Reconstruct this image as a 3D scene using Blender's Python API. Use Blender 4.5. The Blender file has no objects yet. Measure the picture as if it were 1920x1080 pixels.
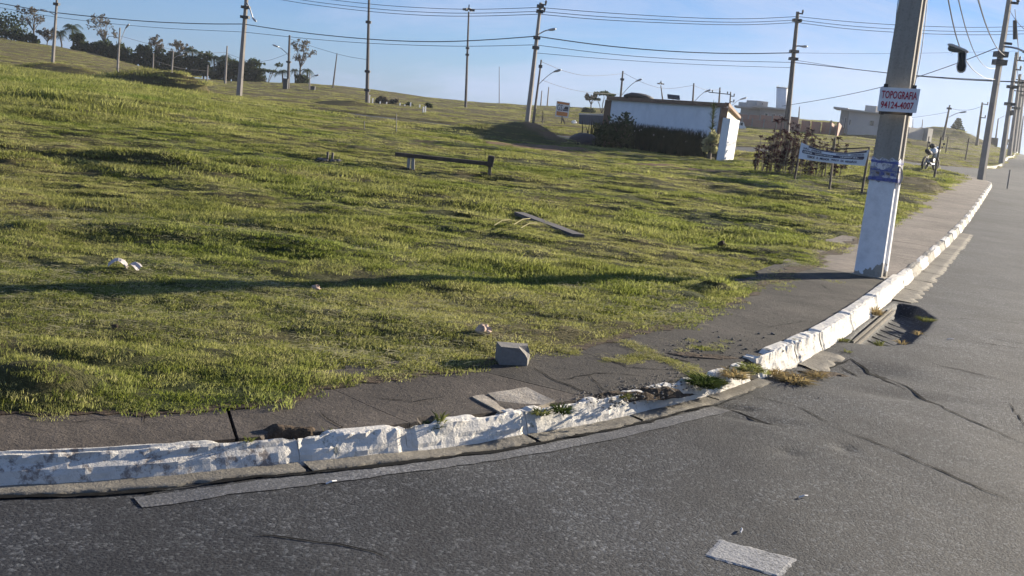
import bpy, math, random
import numpy as np
from math import sin, cos, tan, radians, pi, sqrt, atan2, exp
from mathutils import Vector, Matrix

random.seed(7)
RNG = np.random.default_rng(11)
S = bpy.context.scene
COL = S.collection

# ---------------------------------------------------------------- camera, sky, sun, exposure
H = 1.6                       # eye height of somebody in a car
F = 2100.0                    # focal length in photo pixels (1920 wide)
PITCH, ROLL = radians(9.54), radians(6.2)
fw = Vector((0, cos(PITCH), -sin(PITCH))); r0 = Vector((1, 0, 0)); u0 = Vector((0, sin(PITCH), cos(PITCH)))
right = r0 * cos(ROLL) + u0 * sin(ROLL)
up = -r0 * sin(ROLL) + u0 * cos(ROLL)
cd = bpy.data.cameras.new('camera'); cam = bpy.data.objects.new('camera', cd); COL.objects.link(cam)
cd.sensor_width = 36; cd.lens = 36 * F / 1920; cd.clip_start = 0.05; cd.clip_end = 9000
m = Matrix((right, up, -fw)).transposed().to_4x4(); m.translation = Vector((0, 0, H))
cam.matrix_world = m
S.camera = cam

SUN_EL = radians(13.5)
SUN_AZ = atan2(0.785, 0.62)    # clockwise from +Y
w = bpy.data.worlds.new('World'); S.world = w; w.use_nodes = True
nt = w.node_tree; nt.nodes.clear()
sky = nt.nodes.new('ShaderNodeTexSky'); sky.sky_type = 'NISHITA'; sky.sun_disc = False
sky.sun_elevation = SUN_EL; sky.sun_rotation = SUN_AZ
sky.air_density = 0.9; sky.dust_density = 0.1; sky.ozone_density = 6.2; sky.altitude = 700
bg = nt.nodes.new('ShaderNodeBackground'); bg.inputs[1].default_value = 0.041
wo = nt.nodes.new('ShaderNodeOutputWorld')
tc = nt.nodes.new('ShaderNodeTexCoord')
mp = nt.nodes.new('ShaderNodeMapping'); mp.inputs['Scale'].default_value = (1.1, 0.8, 5.0); mp.inputs['Rotation'].default_value = (0.35, 0.1, 0.5)
no = nt.nodes.new('ShaderNodeTexNoise'); no.inputs['Scale'].default_value = 2.4; no.inputs['Detail'].default_value = 7; no.inputs['Roughness'].default_value = 0.55
rp = nt.nodes.new('ShaderNodeValToRGB'); rp.color_ramp.elements[0].position = 0.47; rp.color_ramp.elements[1].position = 0.78
rp.color_ramp.elements[0].color = (.30, .30, .30, 1); rp.color_ramp.elements[1].color = (.40, .40, .40, 1)
mx = nt.nodes.new('ShaderNodeMix'); mx.data_type = 'RGBA'; mx.inputs[7].default_value = (2.1, 3.6, 7.8, 1)
L = nt.links.new
L(tc.outputs['Generated'], mp.inputs[0]); L(mp.outputs[0], no.inputs['Vector']); L(no.outputs['Fac'], rp.inputs[0])
no2 = nt.nodes.new('ShaderNodeTexNoise'); no2.inputs['Scale'].default_value = 1.7; no2.inputs['Detail'].default_value = 9; no2.inputs['Roughness'].default_value = 0.62; no2.inputs['Distortion'].default_value = .6
rp2 = nt.nodes.new('ShaderNodeValToRGB'); rp2.color_ramp.elements[0].position = 0.46; rp2.color_ramp.elements[1].position = 0.63; rp2.color_ramp.elements[0].color = (0, 0, 0, 1); rp2.color_ramp.elements[1].color = (.75, .75, .75, 1)
mx2 = nt.nodes.new('ShaderNodeMix'); mx2.data_type = 'RGBA'; mx2.inputs[7].default_value = (4.3, 5.2, 7.4, 1)
L(mp.outputs[0], no2.inputs['Vector']); L(no2.outputs['Fac'], rp2.inputs[0]); L(rp2.outputs[0], mx2.inputs[0])
L(rp.outputs[0], mx.inputs[0]); L(sky.outputs[0], mx.inputs[6]); L(mx.outputs[2], mx2.inputs[6]); L(mx2.outputs[2], bg.inputs[0]); L(bg.outputs[0], wo.inputs[0])

sd = bpy.data.lights.new('sun', 'SUN'); sd.energy = 5.0; sd.angle = radians(0.5); sd.color = (1.0, 0.89, 0.72)
sun = bpy.data.objects.new('sun', sd); COL.objects.link(sun)
tosun = Vector((sin(SUN_AZ) * cos(SUN_EL), cos(SUN_AZ) * cos(SUN_EL), sin(SUN_EL)))
sun.rotation_euler = tosun.to_track_quat('Z', 'Y').to_euler(); sun.location = (60, 50, 40)

S.view_settings.view_transform = 'Standard'; S.view_settings.look = 'None'
S.view_settings.gamma = 1; S.view_settings.exposure = 1.54
S.view_settings.use_curve_mapping = False
HAZE = 0.00022                # density of the air box built at the end

# ---------------------------------------------------------------- measuring helpers
def ray(px, py):
    x = px - 960; y = 540 - py
    return fw * F + right * x + up * y
def W(px, py, Y):
    d = ray(px, py); t = Y / d.y
    return Vector((d.x * t, Y, H + d.z * t))
def G(px, py, z=0.0):
    d = ray(px, py); t = (z - H) / d.z
    return Vector((d.x * t, d.y * t, z))

# value noise
_T = np.random.default_rng(3).random((256, 256))
def vn(x, y):
    xi = np.floor(x).astype(int); yi = np.floor(y).astype(int); fx = x - xi; fy = y - yi
    fx = fx * fx * (3 - 2 * fx); fy = fy * fy * (3 - 2 * fy)
    g = lambda a, b: _T[a & 255, b & 255]
    return ((g(xi, yi) * (1 - fx) + g(xi + 1, yi) * fx) * (1 - fy) + (g(xi, yi + 1) * (1 - fx) + g(xi + 1, yi + 1) * fx) * fy) - 0.5
def fbm(x, y, o=4):
    s = 0; a = 1.0
    for i in range(o):
        s = s + a * vn(x + 17.3 * i, y - 9.1 * i); x = x * 2.03; y = y * 2.03; a *= 0.5
    return s
def sstep(a, b, x):
    t = np.clip((x - a) / (b - a), 0, 1); return t * t * (3 - 2 * t)

# ---------------------------------------------------------------- ground shape
CP = [(100, 150, 62), (98, 130, 112), (0, 118, 105), (0, 98, 140), (0, 77, 172), (100, 90, 172), (200, 110, 174), (220, 139, 135),
      (300, 137, 176), (400, 151, 180), (320, 148, 150), (448, 182, 112), (424, 157, 168), (540, 165, 155), (620, 163, 168),
      (690, 196, 115), (800, 200, 150), (900, 206, 135), (987, 237, 92), (1000, 210, 150), (1055, 235, 98), (1100, 215, 142),
      (1085, 236, 108), (1110, 272, 62), (1358, 301, 52), (1400, 244, 112), (1475, 252, 102), (1550, 254, 118), (1600, 254, 128), (1700, 259, 150),
      (1755, 262, 150), (1488, 338, 32), (1750, 326, 52), (1800, 318, 68), (1838, 342, 54), (1877, 312, 95), (1893, 296, 126), (1901, 290, 165), (1906, 287, 225),
      (1790, 250, 195), (1850, 266, 195), (1920, 302, 100), (1920, 293, 140), (1920, 289, 200), (200, 175, 48), (700, 215, 78), (1200, 320, 36), (1000, 265, 58)]
pts = []; val = []
for px, py, Y in CP:
    p = W(px, py, Y); pts.append((2.2 * p.x / p.y, math.log(Y))); val.append((p.z - H) / Y)
for Y in (11, 15, 20, 27):
    for u in (-0.95, -0.6, -0.3, 0, 0.3, 0.6, 0.95):
        pts.append((2.2 * u, math.log(Y))); val.append((0 - H) / Y)
for u, prof in ((-0.95, ((45, -.4), (80, -.2), (130, 1.5), (175, 3.5))), (0.95, ((45, .2), (80, .8), (130, 1.6), (200, 1.8))), (0.62, ((45, .1), (80, .3), (130, .9), (200, 1.6)))):
    for Y, z in prof:
        pts.append((2.2 * u, math.log(Y))); val.append((z - H) / Y)
pts = np.array(pts); val = np.array(val)
def tps(r2): return 0.5 * r2 * np.log(r2 + 1e-12)
_d = ((pts[:, None, :] - pts[None]) ** 2).sum(-1)
n_ = len(pts)
A_ = np.zeros((n_ + 3, n_ + 3)); A_[:n_, :n_] = tps(_d) + np.eye(n_) * 0.002
A_[:n_, n_] = 1; A_[:n_, n_ + 1:] = pts; A_[n_, :n_] = 1; A_[n_ + 1:, :n_] = pts.T
COEF = np.linalg.solve(A_, np.concatenate([val, [0, 0, 0]]))
def base(x, y):
    """height of road level / bare ground at x, y"""
    x = np.asarray(x, float); y = np.asarray(y, float); sh = np.broadcast(x, y).shape
    x = np.broadcast_to(x, sh).ravel(); y = np.broadcast_to(y, sh).ravel()
    yy = np.clip(y, 11, 178); uu = np.clip(x / np.maximum(y, 1.0), -0.95, 0.95)
    q = np.stack([2.2 * uu, np.log(yy)], 1); out = np.zeros(len(q))
    for a in range(0, len(q), 40000):
        qa = q[a:a + 40000]; r2 = ((qa[:, None, :] - pts[None]) ** 2).sum(-1)
        out[a:a + 40000] = tps(r2) @ COEF[:-3] + COEF[-3] + qa @ COEF[-2:]
    e = out + (y > 178) * (-0.024 - out) * sstep(178, 290, y)
    z = H + e * np.maximum(y, 11)
    z = z * sstep(11, 17, y)
    return z.reshape(sh)
def base1(x, y): return float(base(np.array([x]), np.array([y]))[0])

KPX = [(0, 920), (250, 905), (560, 875), (760, 855), (960, 822), (1150, 790), (1300, 755), (1420, 715), (1500, 680), (1560, 650), (1640, 590), (1690, 545), (1740, 500), (1800, 440), (1855, 365)]
K = [Vector((-40, 1.2, 0)), Vector((-8, 2.6, 0)), Vector((-3.2, 3.35, 0))] + [G(*p) for p in KPX]
K += [W(1861, 352, 51), W(1852, 344, 54.5), W(1828, 337, 57)]
SIDE = [W(1790, 328, 59), W(1700, 322, 63), Vector((-20, 66, 0)), Vector((-20, 75, 0)), W(1755, 316, 72), W(1800, 318, 77), W(1848, 320, 84)]
K2 = [W(1848, 320, 84), W(1865, 320, 87), W(1880, 316, 95), W(1891, 306, 107), W(1900, 298, 122), W(1905, 291, 150), W(1909, 287, 190), W(1911, 286, 240)]
GPX = [(0, 762), (200, 760), (440, 752), (520, 745), (560, 728), (700, 712), (900, 672), (1000, 655), (1150, 633), (1240, 612), (1320, 580), (1400, 555), (1440, 530), (1500, 500), (1560, 470), (1690, 405), (1740, 378), (1790, 355)]
GE = [Vector((-40, 3.2, 0)), Vector((-8, 3.95, 0)), Vector((-4, 4.2, 0))] + [G(p[0], p[1], .13) for p in GPX] + [W(1808, 345, 49), W(1800, 337, 56)] + SIDE + K2[1:]
def dense(P, step):
    out = [P[0]]
    for a, b in zip(P, P[1:]):
        k = max(1, int((b - a).length / step(a)))
        for i in range(1, k + 1): out.append(a.lerp(b, i / k))
    return out
def smooth(P, it=2):
    for _ in range(it):
        Q = [P[0]]
        for a, b in zip(P, P[1:]): Q += [a.lerp(b, .25), a.lerp(b, .75)]
        P = Q + [P[-1]]
    return P
KS = smooth(K); GS_ = smooth(GE, 1)
_g = []
for p in dense(GS_, lambda a: max(0.05, a.length * 0.012)):
    r = p.length
    if r < 40: p = p + Vector((0.3, -1, 0)) * float(fbm(np.array([p.x * 2.4]), np.array([p.y * 2.4]), 4)[0]) * 0.20 * min(1, r / 8 + .2)
    _g.append(p)
GEN = np.array([(p.x, p.y) for p in _g])
CLOSE = [(600, 300), (600, -60), (-60, -60)]
ROADPOLY = np.array([(p.x, p.y) for p in KS + SIDE + K2] + CLOSE)
PAVEDPOLY = np.concatenate([GEN, np.array(CLOSE)])
def inpoly(x, y, P):
    c = np.zeros(x.shape, bool); x2, y2 = P[-1]
    for x1, y1 in P:
        if y1 != y2:
            k = ((y1 > y) != (y2 > y)) & (x < (x2 - x1) * (y - y1) / (y2 - y1) + x1); c ^= k
        x2, y2 = x1, y1
    return c
def dist(x, y, P):
    if x.size > 60000:
        out = np.full(x.shape, 50.0); k_ = np.flatnonzero((x * x + y * y).ravel() < 70 ** 2); xf = x.ravel(); yf = y.ravel()
        for a in range(0, len(k_), 50000): j = k_[a:a + 50000]; out.ravel()[j] = dist(xf[j], yf[j], P)
        return out
    d = np.full(x.shape, 1e9)
    for (x1, y1), (x2, y2) in zip(P, P[1:]):
        dx, dy = x2 - x1, y2 - y1; l = dx * dx + dy * dy + 1e-12
        t = np.clip(((x - x1) * dx + (y - y1) * dy) / l, 0, 1)
        d = np.minimum(d, (x - x1 - t * dx) ** 2 + (y - y1 - t * dy) ** 2)
    return np.sqrt(d)

# hummocks and banks on the field: px, py, distance, half length, half depth, height, heading
HUM = []
def hum(px, py, sx, sy, h, yaw=0.0, Y=None):
    p = G(px, py, 0.15) if Y is None else W(px, py, Y)
    HUM.append((p.x, p.y, sx, sy, h, yaw))
hum(60, 715, .28, .22, .10, .1); hum(150, 655, .5, .2, .05, .2)
hum(200, 300, 2.2, .35, .20, .08); hum(470, 288, 1.0, .4, .10)
hum(380, 440, 1.1, .35, .10, .2); hum(640, 470, .6, .3, .06); hum(1340, 535, .16, .15, .09); hum(760, 600, .5, .25, .045, .1)
hum(1490, 372, 1.1, .8, .16, -.2); hum(1670, 372, .9, .8, .22, .5); hum(1700, 345, 1.6, 1.2, .32, .5, 34); hum(1740, 355, 1.0, 1.0, .22, .5, 38)
hum(310, 150, 3.4, 1.0, 1.25, -.12, 70); hum(130, 140, 3.6, 1.0, .95, -.1, 88); hum(640, 188, 2.6, .9, .8, -.1, 98); hum(540, 200, 3., 1.5, .3, 0, 90)
hum(985, 262, 1.7, 1.5, .85, 0.1, 56); hum(940, 272, 2.6, 1.2, .45, 0.1, 54); hum(1090, 290, 2.5, 1.2, .12, 0, 48)
hum(1420, 275, 2.2, 1.0, .35, 0, 70); hum(1500, 300, 3., 1.2, .2, 0, 58); hum(1650, 285, 3., .8, .3, -.1, 78); hum(1620, 300, 2.2, .8, .2, .1, 66)
hum(1700, 268, 6., 1.2, .5, -.05, 120); hum(1780, 252, 5.2, 5., 1.5, 0, 160)
hum(100, 215, 3.2, .7, .22, .1, 30); hum(250, 205, 2.6, .7, .2, .1, 34); hum(420, 215, 3., .6, .12, 0, 36)
def hummocks(x, y):
    z = np.zeros(x.shape)
    for hx, hy, sx, sy, h, a in HUM:
        dx = x - hx; dy = y - hy; u = dx * cos(a) + dy * sin(a); v = -dx * sin(a) + dy * cos(a)
        z += h * np.exp(-(np.abs(u / sx) ** 2.4) - np.abs(v / sy) ** 2.4)
    return z
def soilmask(x, y):
    s = np.zeros(x.shape)
    for px, py, Y, sx, sy in ((1010, 268, 55, 1.6, 1.3), (1000, 285, 47, 2.2, 1.2), (1120, 292, 44, 2.6, 1.5), (1230, 312, 38, 2.0, 1.3), (1270, 328, 33, 1.2, .8), (960, 290, 45, 1.4, .9), (1320, 335, 32, .8, .5)):
        p = W(px, py, Y); s += np.exp(-((x - p.x) / sx) ** 2 - ((y - p.y) / sy) ** 2)
    s = s + 0.9 * fbm(x * .9, y * .9, 4)
    return sstep(.45, .8, s)
def turf(x, y):
    """top of the soil of the grass field"""
    r = np.sqrt(x * x + y * y)
    near = 1 - sstep(45, 110, r)
    z = base(x, y) + .10 + hummocks(x, y)
    z = z + fbm(x * .45 + 3, y * .55, 3) * .13 * sstep(6, 16, r) * near
    z = z + fbm(x * 1.5, y * 2.1, 4) * .075 * near * (.55 + .45 * sstep(6, 14, r)) + fbm(x * .7 + 31, y * 2.6, 3) * .065 * near * sstep(5, 16, r)
    z = z + fbm(x * 6, y * 8, 3) * .025 * (1 - sstep(25, 50, r))
    z = z + fbm(x * .3, y * .5, 4) * .22 * sstep(50, 100, r) * (1 - .5 * sstep(150, 300, r))
    return z

# ---------------------------------------------------------------- materials
def newmat(name):
    mt = bpy.data.materials.new(name); mt.use_nodes = True
    mt.node_tree.nodes.clear(); return mt
class NT:
    def __init__(s, mt): s.t = mt.node_tree
    def n(s, ty, **kw):
        x = s.t.nodes.new('ShaderNode' + ty)
        for k, v in kw.items(): setattr(x, k, v)
        return x
    def l(s, a, b): s.t.links.new(a, b)
    def noise(s, vec, scale, detail=5, rough=.6):
        x = s.n('TexNoise'); x.inputs['Scale'].default_value = scale; x.inputs['Detail'].default_value = detail; x.inputs['Roughness'].default_value = rough
        if vec: s.l(vec, x.inputs['Vector'])
        return x.outputs['Fac']
    def ramp(s, f, stops):
        x = s.n('ValToRGB'); cr = x.color_ramp
        while len(cr.elements) < len(stops): cr.elements.new(.5)
        for e, (p, c) in zip(cr.elements, stops):
            e.position = p; e.color = (*c, 1) if isinstance(c, tuple) else (c, c, c, 1)
        s.l(f, x.inputs[0]); return x.outputs[0]
    def mix(s, f, a, b, mode='MIX'):
        x = s.n('Mix', data_type='RGBA', blend_type=mode)
        for k, v in ((0, f), (6, a), (7, b)):
            if isinstance(v, (int, float)): x.inputs[k].default_value = v if k == 0 else (v, v, v, 1)
            elif isinstance(v, tuple): x.inputs[k].default_value = (*v, 1)
            else: s.l(v, x.inputs[k])
        return x.outputs[2]
    def math(s, op, a, b=0.0):
        x = s.n('Math', operation=op)
        for k, v in ((0, a), (1, b)):
            if isinstance(v, (int, float)): x.inputs[k].default_value = v
            else: s.l(v, x.inputs[k])
        return x.outputs[0]
    def out(s, sh): o = s.n('OutputMaterial'); s.l(sh, o.inputs[0])
    def bsdf(s, col, rough=.9, bump=None, bs=.3, bd=.01, metal=0, spec=.3):
        b = s.n('BsdfPrincipled')
        if isinstance(col, tuple): b.inputs['Base Color'].default_value = (*col, 1)
        else: s.l(col, b.inputs['Base Color'])
        if isinstance(rough, (int, float)): b.inputs['Roughness'].default_value = rough
        else: s.l(rough, b.inputs['Roughness'])
        b.inputs['Metallic'].default_value = metal; b.inputs['Specular IOR Level'].default_value = spec
        if bump is not None:
            u = s.n('Bump'); u.inputs['Strength'].default_value = bs; u.inputs['Distance'].default_value = bd
            s.l(bump, u.inputs['Height']); s.l(u.outputs[0], b.inputs['Normal'])
        s.out(b.outputs[0]); return b
def pos(k): return k.n('NewGeometry').outputs['Position']
def simple(name, col, rough=.8, var=.25, scale=8, metal=0, bump=.15, bd=.01, spec=.3):
    mt = newmat(name); k = NT(mt); p = k.n('TexCoord').outputs['Object']
    f = k.noise(p, scale, 6, .65)
    c = k.mix(k.ramp(f, [(.3, 0.0), (.7, 1.0)]), tuple(v * (1 - var) for v in col), tuple(min(1, v * (1 + var)) for v in col))
    k.bsdf(c, rough, f, bump, bd, metal, spec); return mt

def dryband(k, p):
    sp = k.n('SeparateXYZ'); k.l(p, sp.inputs[0]); m_ = k.n('MapRange'); m_.inputs['From Min'].default_value = 50; m_.inputs['From Max'].default_value = 75; m_.inputs['To Max'].default_value = .30
    k.l(k.math('ADD', sp.outputs[1], k.math('MULTIPLY', sp.outputs[0], .35)), m_.inputs['Value']); return m_.outputs[0]
def mat_turf():
    mt = newmat('turf_soil'); k = NT(mt); p = pos(k)
    n1 = k.math('ADD', k.noise(p, .22, 5), k.math('MULTIPLY', dryband(k, p), .6)); n2 = k.noise(p, 2.2, 6, .7); n3 = k.noise(p, 30, 4, .7)
    green = k.mix(k.ramp(n2, [(.35, 0.), (.65, 1.)]), (.055, .070, .020), (.105, .115, .038))
    dry = k.mix(k.ramp(n3, [(.35, 0.), (.65, 1.)]), (.13, .098, .048), (.26, .20, .10))
    c = k.mix(k.ramp(n1, [(.42, 0.), (.60, .85)]), green, dry)
    c = k.mix(k.ramp(n3, [(.38, 0.), (.55, .65)]), c, (.022, .026, .010))
    a = k.n('Attribute', attribute_name='soil').outputs['Fac']
    soil = k.mix(n2, (.12, .075, .045), (.24, .16, .10))
    c = k.mix(a, c, soil)
    hgt = k.math('ADD', n2, k.math('MULTIPLY', n3, .5))
    k.bsdf(c, .95, hgt, 1.0, .12, spec=.1); return mt
def mat_grass(name, a, b, dry, trans=.45, dryamt=.5):
    mt = newmat(name); k = NT(mt); p = pos(k)
    oi = k.n('ObjectInfo').outputs['Random']
    n1 = k.noise(p, .23, 4, .6); n2 = k.noise(p, 1.7, 4, .6); n3 = k.noise(p, 14, 2, .6)
    c = k.mix(k.ramp(n2, [(.35, 0.), (.65, 1.)]), a, b)
    f = k.math('ADD', k.math('ADD', k.math('MULTIPLY', n1, 1.3), dryband(k, p)), k.math('ADD', k.math('MULTIPLY', oi, .30), k.math('MULTIPLY', n3, .22)))
    c = k.mix(k.ramp(f, [(.72, 0.), (1.0, dryamt)]), c, dry)
    c = k.mix(1.0, c, k.ramp(oi, [(0., .45), (1., 1.35)]), 'MULTIPLY')
    d = k.n('BsdfDiffuse'); k.l(c, d.inputs[0]); t = k.n('BsdfTranslucent')
    c2 = k.mix(.35, c, (.36, .38, .07)); k.l(c2, t.inputs[0])
    ms = k.n('MixShader'); ms.inputs[0].default_value = trans; k.l(d.outputs[0], ms.inputs[1]); k.l(t.outputs[0], ms.inputs[2])
    k.out(ms.outputs[0]); return mt
def mat_leaf(name, a, b, trans=.3):
    mt = newmat(name); k = NT(mt); p = k.n('TexCoord').outputs['Object']
    n2 = k.noise(p, 1.1, 4, .7); c = k.mix(k.ramp(n2, [(.35, 0.), (.65, 1.)]), a, b)
    d = k.n('BsdfDiffuse'); k.l(c, d.inputs[0]); t = k.n('BsdfTranslucent'); k.l(c, t.inputs[0])
    ms = k.n('MixShader'); ms.inputs[0].default_value = trans; k.l(d.outputs[0], ms.inputs[1]); k.l(t.outputs[0], ms.inputs[2])
    k.out(ms.outputs[0]); return mt
def asphalt_color(k, p):
    n1 = k.noise(p, .5, 5, .6); n2 = k.noise(p, 120, 4, .85); n4 = k.noise(p, 5, 5, .65)
    v = k.n('TexVoronoi'); v.inputs['Scale'].default_value = 75; k.l(p, v.inputs['Vector'])
    c = k.mix(k.ramp(n1, [(.35, 0.), (.68, 1.)]), (.016, .018, .022), (.030, .031, .034))
    c = k.mix(k.ramp(n4, [(.42, 0.), (.7, .5)]), c, (.026, .026, .028))
    c = k.mix(k.ramp(v.outputs['Color'], [(.62, 0.), (.9, 1.)]), c, (.115, .12, .125))
    c = k.mix(k.ramp(n2, [(.36, .85), (.52, 0.)]), c, (.016, .016, .018))
    n5 = k.noise(p, 1.4, 6, .7); c = k.mix(k.ramp(n5, [(.40, .55), (.52, 0.)]), c, (.014, .014, .016)); c = k.mix(k.ramp(n5, [(.55, 0.), (.72, .35)]), c, (.078, .079, .080))
    n7 = k.noise(p, .33, 4, .6); c = k.mix(1.0, c, k.ramp(n7, [(.36, .66), (.62, 1.22)]), 'MULTIPLY')
    h = k.math('ADD', k.math('MULTIPLY', n2, 1.0), k.math('MULTIPLY', v.outputs['Distance'], -.6))
    h = k.math('ADD', h, k.math('MULTIPLY', n4, .8))
    return c, h
def mat_asphalt():
    mt = newmat('asphalt'); k = NT(mt); p = pos(k); c, h = asphalt_color(k, p)
    k.bsdf(c, .82, h, .6, .008, spec=.3); return mt
def mat_marking(name, worn):
    mt = newmat(name); k = NT(mt); p = pos(k); c, h = asphalt_color(k, p)
    n = k.noise(p, 70, 4, .75); n2 = k.noise(p, 3, 4, .6)
    f = k.math('ADD', n, k.math('MULTIPLY', n2, .5))
    c = k.mix(k.ramp(f, [(worn, .75), (worn + .16, 0.)]), (.27, .265, .26), c)
    k.bsdf(c, .75, h, .5, .006); return mt
def mat_sidewalk(name, a, b, dark=.5):
    mt = newmat(name); k = NT(mt); p = pos(k)
    n1 = k.noise(p, 1.4, 6, .65); n2 = k.noise(p, 60, 4, .75); n3 = k.noise(p, 9, 6, .7)
    c = k.mix(k.ramp(n1, [(.35, 0.), (.68, 1.)]), a, b)
    c = k.mix(k.ramp(n3, [(.35, dark), (.6, 0.)]), c, tuple(v * .5 for v in a))
    c = k.mix(k.ramp(n2, [(.6, 0.), (.75, .35)]), c, tuple(v * 1.7 for v in b))
    c = k.mix(k.ramp(n2, [(.3, .5), (.42, 0.)]), c, tuple(v * .4 for v in a))
    n4 = k.noise(p, 80, 3, .7); c = k.mix(k.ramp(n4, [(.62, 0.), (.72, .55)]), c, tuple(v * 3 for v in b)); n6 = k.noise(p, .55, 5, .7); c = k.mix(k.ramp(n6, [(.38, .5), (.52, 0.)]), c, tuple(v * .55 for v in a))
    k.bsdf(c, .9, k.math('ADD', n3, k.math('MULTIPLY', n2, .7)), .9, .012, spec=.2); return mt
def mat_kerb(name, paint, bare, lo, hi):
    mt = newmat(name); k = NT(mt); p = pos(k)
    n1 = k.noise(p, 9, 6, .7); n2 = k.noise(p, 45, 5, .75); n3 = k.noise(p, 2.5, 3, .6)
    f = k.math('ADD', k.math('MULTIPLY', n1, .7), k.math('MULTIPLY', n2, .3))
    bc = k.mix(n2, tuple(v * .6 for v in bare), bare)
    pc = k.mix(k.ramp(n1, [(.4, 0.), (.7, 1.)]), paint, tuple(v * .78 for v in paint))
    c = k.mix(k.ramp(f, [(lo, 1.), (hi, 0.)]), pc, bc)
    k.bsdf(c, .85, k.math('ADD', n1, k.math('MULTIPLY', n2, .8)), .8, .012, spec=.2); return mt

M = {}
M['turf'] = mat_turf(); M['asphalt'] = mat_asphalt()
M['grass'] = mat_grass('lawn_grass', (.080, .135, .028), (.185, .245, .060), (.38, .33, .17), .52, .72)
M['grass_tall'] = mat_grass('tall_grass', (.065, .120, .024), (.14, .20, .05), (.36, .31, .15), .52, .55)
M['straw'] = mat_leaf('straw', (.48, .44, .27), (.34, .31, .17), .4)
M['marking'] = mat_marking('worn_road_paint', .60); M['edge_line'] = mat_marking('faded_edge_line', .78)
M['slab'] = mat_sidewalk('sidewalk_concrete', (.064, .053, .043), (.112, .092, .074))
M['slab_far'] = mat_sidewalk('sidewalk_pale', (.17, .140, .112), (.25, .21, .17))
M['pave'] = mat_sidewalk('sidewalk_asphalt', (.040, .035, .029), (.076, .065, .053), .3)
M['cover'] = mat_sidewalk('cover_concrete', (.28, .24, .19), (.42, .37, .30), .6)
M['gutter'] = mat_sidewalk('gutter_concrete', (.16, .145, .12), (.26, .235, .19), .4)
M['kerb'] = mat_kerb('painted_kerb', (.62, .585, .52), (.30, .29, .23), .37, .44)
M['kerb_dirty'] = mat_kerb('dirty_painted_kerb', (.56, .53, .475), (.27, .23, .20), .42, .49)
M['kerb_bare'] = mat_kerb('bare_kerb', (.27, .25, .21), (.16, .14, .11), .40, .5)
M['soil'] = simple('soil', (.075, .055, .038), .95, .5, 22, bump=.8, bd=.02, spec=.1)
M['crack'] = simple('crack_fill', (.012, .012, .012), .95, .3, 30, spec=.05)
M['concrete'] = simple('pole_concrete', (.30, .28, .245), .85, .18, 3, bump=.25)
M['concrete_far'] = simple('weathered_concrete', (.25, .225, .20), .85, .15, 2)
M['concrete_dark'] = simple('dark_concrete', (.10, .09, .085), .85, .2, 2)
M['block'] = simple('block_concrete', (.19, .175, .155), .95, .15, 60, bump=.8, bd=.004)
M['wood'] = simple('weathered_wood', (.15, .12, .09), .9, .35, 6)
M['wood_dark'] = simple('dark_wood', (.075, .060, .048), .9, .35, 6)
M['metal'] = simple('galvanised_metal', (.38, .38, .38), .5, .12, 6, .7)
M['dark'] = simple('dark_metal', (.03, .032, .036), .55, .2, 6)
M['wire'] = simple('cable_rubber', (.022, .022, .026), .6, .1, 4)
M['shoe'] = simple('grey_green_canvas', (.10, .11, .10), .8, .2, 30)
M['white'] = simple('white_paint', (.74, .74, .73), .7, .06, 4)
M['wall_white'] = simple('white_wall_render', (.76, .76, .75), .85, .10, .9)
M['cream'] = simple('cream_render', (.74, .68, .50), .85, .12, 1.2)
M['brown'] = simple('brown_trim', (.19, .115, .075), .8, .2, 3)
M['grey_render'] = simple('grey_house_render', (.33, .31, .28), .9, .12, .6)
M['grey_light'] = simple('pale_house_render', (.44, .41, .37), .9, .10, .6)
M['glass'] = simple('dark_window_glass', (.02, .025, .03), .15, .1, 3, spec=.6)
M['container'] = simple('blue_grey_steel', (.055, .085, .13), .6, .15, 2)
M['navy'] = simple('navy_print', (.012, .02, .07), .7, .05, 4)
M['red'] = simple('red_print', (.42, .035, .06), .7, .15, 20)
M['orange'] = simple('orange_print', (.55, .20, .05), .7, .1, 6)
M['banner'] = simple('banner_vinyl', (.66, .68, .72), .6, .06, 4)
M['paper'] = simple('paper', (.62, .60, .58), .85, .1, 14)
def mat_poster():
    mt = newmat('torn_poster'); k = NT(mt); p = k.n('TexCoord').outputs['Object']; n = k.noise(p, 9, 5, .75); m_ = k.noise(p, 22, 3, .8)
    c = k.mix(k.ramp(n, [(.46, 0.), (.52, 1.)]), (.62, .61, .62), (.30, .29, .30)); c = k.mix(k.ramp(m_, [(.54, 0.), (.58, .8)]), c, (.12, .14, .32)); k.bsdf(c, .8, n, .5, .006); return mt
M['poster'] = mat_poster()
M['cloth'] = simple('pale_card', (.40, .36, .35), .85, .15, 10)
M['poster_blue'] = simple('poster_blue', (.10, .12, .30), .8, .4, 30)
M['rubber'] = simple('rubber', (.02, .02, .022), .7, .2, 10)
M['stone'] = simple('pink_stone', (.42, .30, .23), .9, .2, 20, bump=.5)
M['pebble'] = simple('pebble', (.17, .15, .125), .9, .4, 40)
M['bark'] = simple('bark', (.10, .08, .062), .95, .3, 3)
M['leafd'] = mat_leaf('dark_foliage', (.030, .045, .020), (.070, .090, .038))
M['hedge'] = mat_leaf('hedge_foliage', (.010, .018, .010), (.022, .034, .018), .2)
M['leafm'] = mat_leaf('mid_foliage', (.035, .055, .016), (.075, .10, .03))
M['leafs'] = mat_leaf('sparse_foliage', (.09, .085, .06), (.15, .12, .09))
M['leafp'] = mat_leaf('purple_foliage', (.040, .020, .026), (.095, .048, .050))
M['leafy'] = mat_leaf('pale_foliage', (.26, .26, .12), (.45, .42, .25), .4)
M['leafw'] = mat_leaf('weed_foliage', (.09, .11, .03), (.20, .20, .07), .45)
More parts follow.
